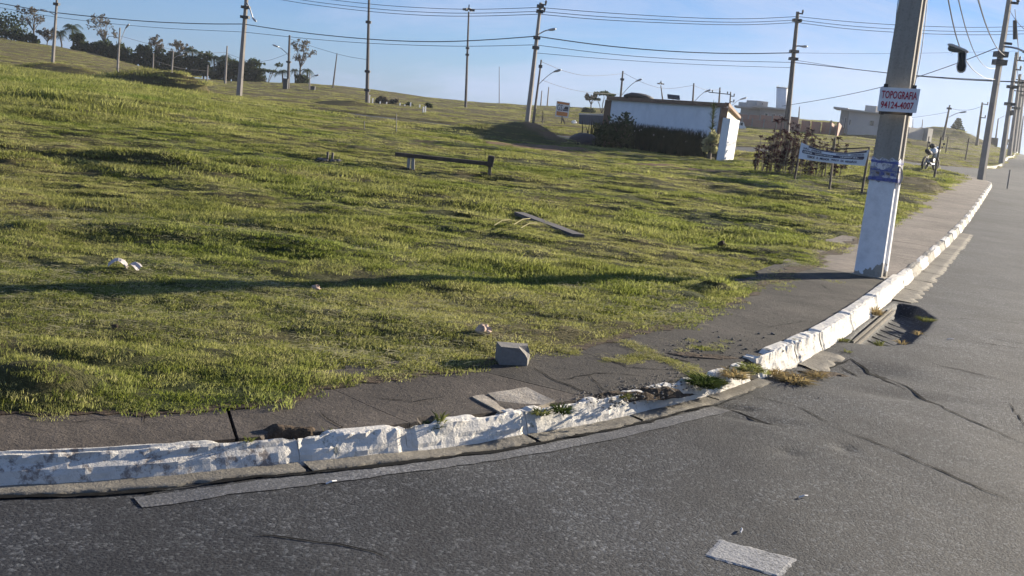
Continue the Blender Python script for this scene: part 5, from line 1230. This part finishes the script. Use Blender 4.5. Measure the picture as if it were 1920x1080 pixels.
# ---------------------------------------------------------------- banner, purple shrubs, wooden posts
q0 = GT(1487, 338)
Yb0 = q0.y; Yb1 = Yb0 * .93
bn = empty('banner', W(1562, 300, Yb0), 'sagging white and navy builder banner strung on three poles', 'banner')
def bp(u, v):
    tl, tr_, bl_, br_ = W(1503, 267, Yb0), W(1629, 281, Yb1), W(1497, 297, Yb0), W(1622, 311, Yb1)
    sag = .62 * (1 - (2 * u - 1) ** 2) * .16; p = bl_.lerp(br_, u).lerp(tl.lerp(tr_, u), v); dv = (tl - bl_).length
    return p - up1 * (sag * v * v * 1.3 + sag * .25) + Vector((0, .035 * sin(u * 9 + v * 2), 0))
def bstrip(u0_, u1_, v0, v1, mat, name, off, nu=24, nv=4, cap=False):
    mb = MB(); vs = []
    for j in range(nv + 1):
        for i in range(nu + 1):
            u = u0_ + (u1_ - u0_) * i / nu; v = v0 + (v1 - v0) * j / nv
            if cap: 
                e = (v1 - v0) * .5; rr = abs(j / nv - .5) * 2; k = (1 - sqrt(max(0, 1 - rr * rr))) * .012; u = u0_ + k + (u1_ - u0_ - 2 * k) * i / nu
            vs.append(bp(u, v) + Vector((0, -off, 0)))
    mb.add(vs, [(j * (nu + 1) + i, j * (nu + 1) + i + 1, (j + 1) * (nu + 1) + i + 1, (j + 1) * (nu + 1) + i) for j in range(nv) for i in range(nu)])
    return mb.build(name, mat, bn)
o = bstrip(0, 1, 0, 1, M['banner'], 'sheet', 0, 30, 8)
bstrip(.12, .97, .86, .985, M['navy'], 'print_bar', .010); bstrip(.04, .96, .38, .60, M['navy'], 'print_bar', .010, cap=True)
def btext(s_, u0_, u1_, v0, v1, mat):
    n_w = len(s_.split(' ')); tot = len(s_); x = 0
    for wd_ in s_.split(' '):
        a0 = u0_ + (u1_ - u0_) * x / tot; a1 = u0_ + (u1_ - u0_) * (x + len(wd_)) / tot; x += len(wd_) + 1; um = (a0 + a1) / 2; vm = (v0 + v1) / 2
        ux = bp(a1, vm) - bp(a0, vm); uy = bp(um, v1) - bp(um, v0); c = bp(um, vm) + Vector((0, -.022, 0)); text(wd_, c, ux, uy, ux.length * .96, uy.length, mat, 'lettering', bn, lift=.004, bold=.03)
btext('NÃO DEIXE', .05, .33, .66, .80, M['navy']); btext('CONTATO CONOSCO', .55, .95, .66, .80, M['navy']); btext('CUNHA CONSTRUÇÃO (11)94027-8335', .06, .94, .42, .56, M['white']); btext('TEMOS O MELHOR PREÇO DA REGIÃO!', .13, .88, .13, .29, M['navy'])
for (x0_, y0_, x1_, y1_, Y_, m_) in ((1488, 340, 1504, 264, Yb0, 'wood_dark'), (1556, 352, 1566, 258, (Yb0 + Yb1) / 2, 'wood'), (1617, 354, 1630, 277, Yb1, 'wood_dark')):
    a = W(x0_, y0_, Y_ + .06); b = W(x1_, y1_, Y_ + .06); mb = MB(); mb.tube([a - up1 * .3, a.lerp(b, .5), b], [.035, .03, .025], 6); mb.build('support_pole', M[m_], bn)
mb = MB(); mb.tube([W(1560, 280, (Yb0 + Yb1) / 2 + .05), W(1630, 277, Yb1 + .05)], .018, 5); mb.build('cross_bar', M['wood_dark'], bn)
GC = 'purple leaved shrubs behind the banner'
def cordy(seed):
    rg = random.Random(seed); root = empty('purple_shrub', (0, 0, 0), None, None); st = MB(); lf = MB()
    for k in range(6):
        a = rg.uniform(0, 6.28); h = rg.uniform(.35, 1.3); b = Vector((cos(a) * .12, sin(a) * .12, -.1)); t = Vector((cos(a) * rg.uniform(.1, .35), sin(a) * rg.uniform(.1, .35), h)); st.tube([b, t], [.018, .012], 5)
        for z0 in (1.0, .72) + ((.45,) if rg.random() < .7 else ()):
            c = b.lerp(t, z0)
            for q in range(17):
                aa = rg.uniform(0, 6.28); d = Vector((cos(aa), sin(aa), rg.uniform(-.3, 1.3))).normalized(); L_ = rg.uniform(.09, .18); s_ = d.cross(up1).normalized() * .026; mid = c + d * L_ * .5
                lf.add([c, mid + s_, c + d * L_ - up1 * .04, mid - s_], [(0, 1, 2, 3)])
    st.build('stems', M['wood'], root); lf.build('leaves', M['leafp'], root); return root
protos = [cordy(s_) for s_ in range(5)]; used_p = set()
def copy_tree(o, parent=None):
    c = o.copy(); COL.objects.link(c); c.parent = parent
    for ch in list(o.children): copy_tree(ch, c)
    return c
rg = random.Random(21); k = 0
rows = [(1422, 322), (1436, 321), (1450, 323), (1464, 325), (1478, 326), (1494, 328), (1510, 329), (1528, 330), (1546, 331), (1566, 332), (1428, 306), (1446, 305), (1460, 306), (1474, 305), (1490, 307), (1506, 309), (1524, 312), (1542, 312), (1560, 315), (1580, 320), (1448, 290), (1464, 288), (1480, 290), (1500, 293), (1522, 296), (1548, 300), (1640, 333), (1654, 336)]
for i, (x, y) in enumerate(rows):
    p = GT(x, y); src = protos[i % 5]
    o = src if i < 5 else copy_tree(src)
    o.location = p; o.rotation_euler = (0, 0, rg.uniform(0, 6.28)); s_ = rg.uniform(.75, 1.05); o.scale = (s_, s_, s_ * (1.25 if 1440 < x < 1510 else .95))
    zone = ('right of the banner' if x > 1630 else ('left of' if x < 1490 else 'behind') + ' the banner')
    row = 'front' if y > 318 and x < 1630 else 'middle' if 300 < y < 319 else 'back' if x < 1630 else 'lone'
    def zn(a_2, b_2): return (a_2 > 1630, a_2 < 1490, b_2 > 318, b_2 > 300)
    od = ('first', 'second', 'third', 'fourth', 'fifth', 'sixth', 'seventh')[sum(1 for a_2, b_2 in rows if zn(a_2, b_2) == zn(x, y) and a_2 < x)]
    tag(o, od + ' purple shrub from the left in the ' + row + ' row ' + zone, 'shrub', GC)
GWP = 'wooden posts by the side street'
for x0_, y0_, x1_, y1_, wp, lb in ((1752, 331, 1765, 257, 4.2, 'tall leaning wooden post in front of the motorcycle'), (1737, 289, 1742, 256, 2.6, 'short wooden post up the slope above the motorcycle'), (1773, 288, 1778, 256, 2.6, 'middle short wooden post on the slope behind the leaning post'), (1810, 300, 1817, 259, 2.8, 'short wooden post on the slope left of the second roadside pole')):
    p = GT(x0_, y0_); upole(x0_, y0_, x1_, y1_, p.y, wp, lb, GWP, mat='wood', cat='post', name='wooden_post', taper=.8)
pr = G(1889, 350); upole(1889, 350, 1894, 318, 48, 3, 'short grey post standing in the road near the kerb corner', None, mat='concrete_far', cat='post', name='bollard', taper=.9)
# motorcycle
mp_ = GT(1742, 320); mo = empty('motorcycle', mp_, 'dark parked motorcycle with pale fairing beside the leaning wooden post', 'motorcycle')
yaw = .85; ca, sa = cos(yaw), sin(yaw)
def mw(x, y, z): return Vector((mp_.x + (x * ca - y * sa), mp_.y + (x * sa + y * ca), mp_.z + z))
def wheel(x):
    mb = MB(); P = [mw(x + .29 * cos(t), 0, .30 + .29 * sin(t)) for t in [2 * pi * i / 20 for i in range(21)]]; mb.tube(P, .055, 7, False); w_ = mb.build('wheel', M['rubber'], mo)
    mb = MB(); mb.tube([mw(x, -.06, .3), mw(x, .06, .3)], .05, 8)
    for i in range(5): t = 2 * pi * i / 5; mb.tube([mw(x, 0, .3), mw(x + .27 * cos(t), 0, .3 + .27 * sin(t))], .016, 4)
    r = mb.build('rim', M['metal'], None); r.parent = w_; r.location = -mo.location; return w_
wheel(-.62); wheel(.66)
for nm, mt, fn in (('frame', 'dark', lambda m: (m.tube([mw(.42, 0, .95), mw(.1, 0, .55), mw(-.2, 0, .40), mw(-.62, 0, .30)], .035, 6), m.box(mw(.0, 0, .42), (.36, .26, .28), Matrix.Rotation(yaw, 3, 'Z')), m.tube([mw(-.62, 0, .3), mw(-.35, 0, .72)], .03, 6))),
                   ('fork', 'metal', lambda m: [m.tube([mw(.66, s_ * .09, .30), mw(.42, s_ * .08, 1.0)], .025, 6) for s_ in (-1, 1)]),
                   ('fuel_tank', 'white', lambda m: m.tube([mw(.36, 0, .86), mw(.28, 0, .92), mw(.05, 0, .90), mw(-.08, 0, .80)], [.08, .15, .15, .09], 10)),
                   ('seat', 'rubber', lambda m: m.tube([mw(-.05, 0, .82), mw(-.3, 0, .80), mw(-.62, 0, .88), mw(-.72, 0, .90)], [.09, .11, .11, .06], 8)),
                   ('fairing', 'white', lambda m: m.tube([mw(.36, 0, .62), mw(.5, 0, .82), mw(.58, 0, .98), mw(.55, 0, 1.12)], [.10, .15, .14, .05], 8)),
                   ('headlight', 'metal', lambda m: m.tube([mw(.58, 0, .98), mw(.70, 0, .96)], [.10, .09], 10)),
                   ('handlebar', 'dark', lambda m: m.tube([mw(.30, -.36, 1.10), mw(.40, -.12, 1.05), mw(.40, .12, 1.05), mw(.30, .36, 1.10)], .02, 6)),
                   ('exhaust', 'metal', lambda m: m.tube([mw(.1, -.14, .30), mw(-.3, -.16, .30), mw(-.75, -.17, .42)], [.03, .045, .055], 8))):
    m_ = MB(); fn(m_); m_.build(nm, M[mt], mo, True)
for s_ in (-1, 1): m_ = MB(); m_.tube([mw(.36, s_ * .28, 1.08), mw(.34, s_ * .34, 1.24)], .01, 4); m_.box(mw(.34, s_ * .36, 1.27), (.03, .12, .08), Matrix.Rotation(yaw, 3, 'Z')); m_.build('mirror', M['dark'], mo)
m_ = MB(); m_.rock(mw(-.1, 0, 1.12), .13, 2, 4, .9, .05); tag(m_.build('helmet', M['rubber'], None, True, origin=mw(-.1, 0, 1.12)), 'black helmet resting on the parked motorcycle seat', 'helmet')

# ---------------------------------------------------------------- things lying on the field
pa, pb_ = GT(770, 319), GT(918, 329)
rl = empty('low_rail', pa, 'low dark wooden rail on two short posts in the grass', 'rail')
for p, top, wx in ((pa, W(771, 294, pa.y), .085), (pb_, W(919, 303, pb_.y), .06)):
    mb = MB()
    if wx > .08:
        for sx in (-.05, .05): mb.beam(p + Vector((sx, 0, -.1)), top + Vector((sx * .7, 0, 0)), .035, .06)
    else: mb.beam(p - up1 * .1, top, wx, wx)
    mb.build('post', M['concrete' if wx > .08 else 'wood'], rl)
mb = MB(); mb.beam(W(741, 289, pa.y - .02), W(924, 308, pb_.y - .03), .08, .075); mb.build('beam', M['wood_dark'], rl); mb = MB(); mb.beam(W(918, 312, pb_.y - .05), W(922, 292, pb_.y - .05), .12, .12); mb.build('end_block', M['wood_dark'], rl)
gzt = lambda x, y: float(turf(np.array([x]), np.array([y]))[0])
tag(patch('soil_patch', GT(768, 318), .30, .22, .03, M['soil'], 6, gzt, yaw=0, sink=.06), 'dark dug soil around the left post of the low rail', 'soil')
st = GT(618, 303); sp = empty('cut_post', st, 'stub of a cut post in a broken concrete ring in the grass', 'stub')
mb = MB()
for sx in (-.045, .045): mb.beam(st + Vector((sx, 0, -.1)), st + Vector((sx, 0, .17)), .035, .05)
mb.build('stub', M['concrete_dark'], sp)
for i, (dx, dy, r) in enumerate(((-.16, -.04, .08), (-.06, -.12, .07), (.07, -.12, .08), (.18, -.04, .09), (.05, .12, .08), (-.12, .10, .07))): mb = MB(); mb.rock(st + Vector((dx, dy, .01)), r, i, 1, .6, .3); mb.build('concrete_lump', M['concrete_dark'], sp)
pc = GT(235, 508); e_ = empty('pale_card', pc, 'crumpled pale cardboard sheet lying in the grass at the left', 'litter')
for j, (dx, wd_, dp, hh, rot) in enumerate(((-.055, .13, .10, .045, .3), (.055, .10, .07, .03, -.3))):
    mb = MB(); vs = []
    for a in range(7):
        for b in range(5):
            u = a / 6 - .5; v = b / 4 - .5; z = .015 + hh * (1 - (2 * u) ** 2) * (1 - .3 * v) + (.004 if (a + b) % 3 == 0 else 0); x = dx + u * wd_ * cos(rot) - v * dp * sin(rot); y = u * wd_ * sin(rot) + v * dp * cos(rot)
            vs.append(pc + Vector((x, y, z + .02 * (v > 0))))
    mb.add(vs, [(a * 5 + b, a * 5 + b + 1, (a + 1) * 5 + b + 1, (a + 1) * 5 + b) for a in range(6) for b in range(4)]); mb.build('sheet', M['cloth'], e_)
for (x, y, r, mt, nm, lb) in ((592, 549, .032, 'stone', 'stone', 'small pinkish stone in the grass below the long pole shadow'), (905, 634, .045, 'stone', 'stone', 'pinkish rough stone in the grass behind the broken block'), (1352, 466, .05, 'soil', 'clod', 'small dark clod in the grass right of centre'), (215, 625, .02, 'soil', 'clod', 'tiny dark clod in the grass at lower left')):
    p = GT(x, y); mb = MB(); mb.rock(p + up1 * r * .8, r, int(x), 2, .8, .35); tag(mb.build(nm, M[mt], None, origin=p), lb, 'stone' if nm == 'stone' else 'clod')
a = GT(972, 409); b = GT(1084, 447); mb = MB(); n_ = 9; vs = []
d = (b - a).normalized(); s2 = d.cross(up1).normalized()
mb.beam(a + up1 * .035, b + up1 * .015, .15, .07); o = mb.build('wooden_beam', M['concrete_dark'], None, origin=a); tag(o, 'long grey beam lying flat in the grass near the centre', 'beam')
rg = random.Random(3)
for i, lb in enumerate(('pale dry stalk left of the grey beam, farthest left', 'pale dry stalk lying next to the left end of the grey beam', 'pale dry stalk below the left end of the grey beam')):
    x, y = ((925, 438), (962, 436), (975, 444))[i]; p = GT(x, y); q = GT(x + 30, y - 9); mb = MB(); mb.tube([p + up1 * .09, (p + q) / 2 + up1 * .12, q + up1 * .10], .006, 4); tag(mb.build('dry_stalk', M['straw'], None, origin=p), lb, 'stalk', 'pale dry stalks by the grey beam')
# broken concrete block
c0 = G(936, 684, KH); c1 = G(992, 687, KH); xd = (c1 - c0); wB = xd.length; xd.normalize(); yd = Vector((-xd.y, xd.x, 0)); zb = wz(c0.x, c0.y); hB = .105; dB = .13
bk = lambda u, v, w_: Vector((c0.x, c0.y, zb)) + xd * u * wB + yd * v * dB + up1 * w_ * hB
V = [bk(0, 0, 0), bk(.93, 0, 0), bk(.92, 0, .42), bk(.84, .04, .62), bk(.62, 0, .97), bk(0, 0, 1), bk(0, 1, 0), bk(1.02, 1, 0), bk(1.06, 1, .98), bk(0, 1, 1), bk(1.04, .35, .05), bk(1.07, .4, .55), bk(.93, .45, .70), bk(.66, .42, .99), bk(1.0, .62, .98)]
F_ = [(0, 1, 2, 3, 4, 5), (6, 0, 5, 9), (9, 5, 4, 13), (9, 13, 14, 8), (7, 6, 9, 8), (1, 10, 11, 2), (10, 7, 8, 14), (10, 14, 11), (2, 11, 12, 3), (3, 12, 13, 4), (12, 14, 13), (12, 11, 14), (0, 6, 7, 10, 1)]
mb = MB(); mb.add(V, F_); o = mb.build('concrete_block', M['block'], None, origin=bk(0, 0, 0)); tag(o, 'grey concrete block with a broken corner at the turf edge', 'block')
# pale cover with a cracked border
cv = empty('inspection_cover', G(975, 748, KH), 'pale square concrete cover with a cracked edge in the sidewalk', 'cover')
def slabpx(P, z0, z1, name, mat, par):
    q = [G(x, y, KH) for x, y in P]; q = [Vector((p.x, p.y, wz(p.x, p.y))) for p in q]; mb = MB(); n = len(q); D = []
    for i in range(n):
        a, b = q[i], q[(i + 1) % n]
        for k in range(5): 
            t = k / 5; p = a.lerp(b, t); D.append(p + Vector((rg.gauss(0, .0025), rg.gauss(0, .0025), 0)))
    m_ = len(D); mb.add([p + up1 * z1 for p in D] + [p - up1 * z0 for p in D], [tuple(range(m_))[::-1]] + [(i, (i + 1) % m_, m_ + (i + 1) % m_, m_ + i) for i in range(m_)]); return mb.build(name, mat, par)
slabpx([(914, 738), (986, 727), (1041, 752), (968, 767)], .03, .010, 'cover_plate', M['cover'], cv); slabpx([(884, 742), (908, 738), (961, 768), (938, 772)], .03, .006, 'broken_border', M['cover'], cv)

# storm drain
dr = empty('storm_drain', G(1665, 610, -.13), 'sunken storm drain grate beside the kerb in a broken road pit', 'drain')
a = G(1612, 636, -.12); b = G(1668, 585, -.12); c = G(1728, 607, -.12)
for k in range(9):
    t = k / 8; p = a.lerp(b, t); d = (c - b); q = p + d * .85; p = p + d * .12; zz = rz((p.x + q.x) / 2, (p.y + q.y) / 2) - .003
    mb = MB(); mb.beam(Vector((p.x, p.y, zz)), Vector((q.x, q.y, zz)), .016, .014); mb.build('grate_bar', M['dark'], dr)
pA, pB = G(1598, 640), G(1672, 577)
for off, zz, mt in ((-.005, -.012, 'gutter'), (.024, -.028, 'gutter')):
    d = (pB - pA).normalized(); n = Vector((d.y, -d.x, 0)); mb = MB(); mb.beam(pA + n * (off + .01) + up1 * zz, pB + n * (off + .01) + up1 * zz, .016, .03); mb.build('inlet_lip', M[mt], dr)
p = G(1634, 615, -.1); mb = MB(); mb.box(p + up1 * .03, (.075, .05, .03), Matrix.Rotation(.4, 3, 'Z'), taper=.7); tag(mb.build('white_cup', M['white'], None, origin=p), 'crushed white cup lying in the storm drain', 'litter')
for (x, y, ln2, an, lb) in ((1497, 938, .05, .5, 'short pale twig on the asphalt above the lane dash'), (1388, 1003, .04, 1.3, 'pale upright scrap on the asphalt at the lane dash corner'), (611, 910, .05, .8, 'thin pale twig on the asphalt below the edge line'), (1775, 638, .07, .3, 'pale twisted scrap on the asphalt right of the storm drain')):
    p = G(x, y); p.z = rz(p.x, p.y) + .004; q = p + Vector((cos(an) * ln2, sin(an) * ln2, .004)); mb = MB(); mb.tube([p, (p + q) / 2 + Vector((.003, -.004, .006)), q], .0035, 4); tag(mb.build('twig', M['paper'], None, origin=p), lb, 'twig', 'scraps on the asphalt')

# weeds
def weed(x, y, z, rad, h, n, mat, label, seed, cat='weed', wd=.008):
    p = G(x, y, z); mb = MB(); rg = random.Random(seed)
    for _ in range(n):
        a = rg.uniform(0, 6.28); r = rad * sqrt(rg.random()) * .5; b = p + Vector((cos(a) * r, sin(a) * r, -.015)); L_ = h * rg.uniform(.5, 1.2); el = rg.uniform(.3, 1.4); aa = a + rg.gauss(0, .6)
        d = Vector((cos(aa) * cos(el), sin(aa) * cos(el), sin(el))); m1 = b + d * L_ * .6; e_ = b + d * L_ * .95 + Vector((cos(aa) * rad * .4, sin(aa) * rad * .4, -.1 * L_)); s_ = d.cross(Vector((rg.gauss(0, .3), rg.gauss(0, .3), 1))).normalized() * wd / 2
        mb.add([b - s_ * .4, b + s_ * .4, m1 + s_, m1 - s_, e_], [(0, 1, 2, 3), (3, 2, 4)])
    return tag(mb.build('weed', M[mat], None, origin=p), label, cat, 'weeds along the kerb')
for i, (x, y, z, r, h, n, mt, lb) in enumerate(((826, 788, .12, .03, .06, 26, 'leafw', 'small bright sprout on the kerb left of the pale cover'), (812, 796, .10, .06, .03, 60, 'leafd', 'dark flat weed clump in the chipped kerb left of the pale cover'), (612, 812, .10, .025, .05, 20, 'leafw', 'star shaped sprout at the right end of the earth hole'),
        (466, 822, .12, .03, .03, 20, 'leafw', 'tiny sprout where the slab joint meets the kerb'), (520, 824, .06, .10, .03, 80, 'leafdry', 'dry straggly weed inside the earth hole'), (1054, 768, .115, .08, .045, 110, 'leafm', 'green weed clump right of the pale cover'), (1015, 772, .115, .07, .03, 70, 'leafw', 'low olive weed below the pale cover corner'),
        (1172, 742, .115, .05, .035, 60, 'leafw', 'olive weed tuft on the kerb midway to the broken corner'), (1322, 720, .115, .13, .075, 300, 'leafm', 'largest green weed spilling over the kerb'), (1345, 716, .11, .08, .05, 120, 'leafw', 'yellow green weed right of the largest one'), (1378, 704, .115, .12, .06, 190, 'leafdry', 'brownish grass tuft behind the kerb before the gap'),
        (1404, 694, .115, .10, .06, 160, 'leafw', 'olive grass tuft at the gap in the kerb'), (1492, 712, .01, .16, .06, 220, 'leafdry', 'dry tan weed mat in the gutter after the kerb gap'), (1455, 700, .02, .10, .05, 120, 'leafdry', 'dry weed in the gap of the kerb'), (1532, 703, .01, .10, .05, 100, 'leafdry', 'small dry weed right of the tan mat'),
        (1641, 588, .02, .06, .10, 90, 'leafdry', 'straw coloured tuft against the kerb above the drain'), (1578, 637, .01, .09, .04, 90, 'leafw', 'low yellow weed at the kerb foot left of the drain'), (1738, 600, .0, .12, .05, 120, 'leafw', 'green weed on the far rim of the drain pit'), (1722, 625, .0, .07, .05, 50, 'leafdry', 'dry weed on the right rim of the drain pit'),
        (1648, 645, .0, .05, .06, 40, 'leafw', 'bright sprout on the near rim of the drain pit'), (1692, 642, .0, .06, .05, 40, 'leafdry', 'pale dry sprig on the near rim of the drain pit'), (1588, 660, .0, .04, .05, 30, 'leafw', 'small sprout on the broken road left of the drain pit'))):
    weed(x, y, z, r, h, n, mt, lb, i + 5)
# creeping grass in the joints of the sidewalk and loose grit
pp = []
rg = random.Random(5)
def along(P, n, wd):
    P = [G(x, y, KH) for x, y in P]; L_ = [0]
    for a, b in zip(P, P[1:]): L_.append(L_[-1] + (b - a).length)
    for _ in range(n):
        t = rg.random() * L_[-1]; i = max(k for k in range(len(P) - 1) if L_[k] <= t); q = P[i].lerp(P[i + 1], (t - L_[i]) / (L_[i + 1] - L_[i])); q = q + Vector((rg.gauss(0, wd), rg.gauss(0, wd), 0)); pp.append((q.x, q.y, wz(q.x, q.y)))
along([(1175, 640), (1205, 655), (1240, 672), (1300, 690)], 90, .03); along([(1130, 672), (1175, 678), (1215, 665)], 50, .03); along([(1050, 655), (1085, 662)], 20, .02); along([(1250, 645), (1320, 655), (1380, 640)], 26, .07); along([(1280, 690), (1320, 712)], 30, .03)
along([(1380, 700), (1415, 690)], 30, .04)
co2 = np.array(pp); n = len(co2)
instancer('creeping_grass', co2, np.array([rg.choice([0, 1, 1, 4]) for _ in range(n)]), np.array([rg.uniform(.35, .7) for _ in range(n)]), np.array([rg.uniform(0, 6.28) for _ in range(n)]), TUFT, 'grass creeping through the joints of the dark sidewalk', 'grass')
mb = MB()
def grit(P0, P1, n, r0_, r1_, zf, gx=.2, gy=.08, dz=.0):
    for i in range(n):
        t = rg.random(); x = P0[0] + (P1[0] - P0[0]) * t + rg.gauss(0, gx) * 100; y = P0[1] + (P1[1] - P0[1]) * t + rg.gauss(0, gy) * 100
        p = G(x, y, dz); r = rg.uniform(r0_, r1_) * (.25 + .7 * rg.random() ** 2); z = zf(p.x, p.y); c = Vector((p.x, p.y, z + r * .3)); s_ = [Vector((rg.uniform(-1, 1), rg.uniform(-1, 1), rg.uniform(0, 1))) * r for _ in range(2)]
        mb.add([c + Vector((r, 0, 0)), c + Vector((0, r, 0)), c + Vector((-r, 0, 0)) + s_[0] * .3, c + Vector((0, -r, 0)), c + Vector((0, 0, r * .8)) + s_[1] * .3], [(0, 1, 4), (1, 2, 4), (2, 3, 4), (3, 0, 4)])
grit((1080, 750), (1290, 705), 420, .004, .012, wz, .2, .08, KH); grit((1240, 640), (1400, 650), 160, .003, .010, wz, .4, .12, KH); grit((1440, 700), (1560, 690), 260, .003, .010, rz, .25, .1)
grit((1480, 740), (1750, 660), 130, .002, .008, rz, .5, .3); grit((300, 960), (1700, 900), 160, .0015, .004, rz, 1, .8); grit((100, 800), (900, 760), 90, .0015, .005, wz, 1, .2, KH); grit((1330, 700), (1560, 600), 260, .002, .006, wz, .3, .3, KH); grit((520, 780), (1250, 690), 260, .002, .005, wz, .5, .25, KH); grit((560, 745), (1150, 640), 200, .002, .006, wz, .3, .06, KH)
tag(mb.build('grit', M['pebble'], None), 'scattered grit and crumbs of broken concrete on sidewalk and road', 'grit', kind='stuff')

mb = MB()
for i in range(150):
    x = rg.gauss(1335, 60); y = rg.gauss(652, 13) - (x - 1335) * .10; p = G(x, y, KH); r = rg.uniform(.003, .013) * rg.random() ** .6; mb.rock(Vector((p.x, p.y, wz(p.x, p.y) + r * .4)), r, i, 0, .7, .35)
for i in range(90):
    x = rg.uniform(1130, 1300); y = 762 - (x - 1130) * .235 + rg.gauss(0, 7); p = G(x, y, KH); r = rg.uniform(.003, .012) * rg.random() ** .5; mb.rock(Vector((p.x, p.y, wz(p.x, p.y) + r * .4)), r, i, 0, .7, .35)
tag(mb.build('rubble', M['gutter'], None), 'pale crumbled concrete rubble on the dark sidewalk above the weeds', 'rubble', kind='stuff')
# ---------------------------------------------------------------- air
hz_ = MB(); hz_.box((60, 120, 8), (900, 760, 36)); hb = hz_.build('haze', newmat('haze_air')); hb['kind'] = 'stuff'
k = NT(hb.data.materials[0]); v_ = k.n('VolumePrincipled'); v_.inputs['Color'].default_value = (.86, .92, 1, 1); v_.inputs['Density'].default_value = HAZE; v_.inputs['Anisotropy'].default_value = .55
o_ = k.n('OutputMaterial'); k.l(v_.outputs[0], o_.inputs['Volume'])
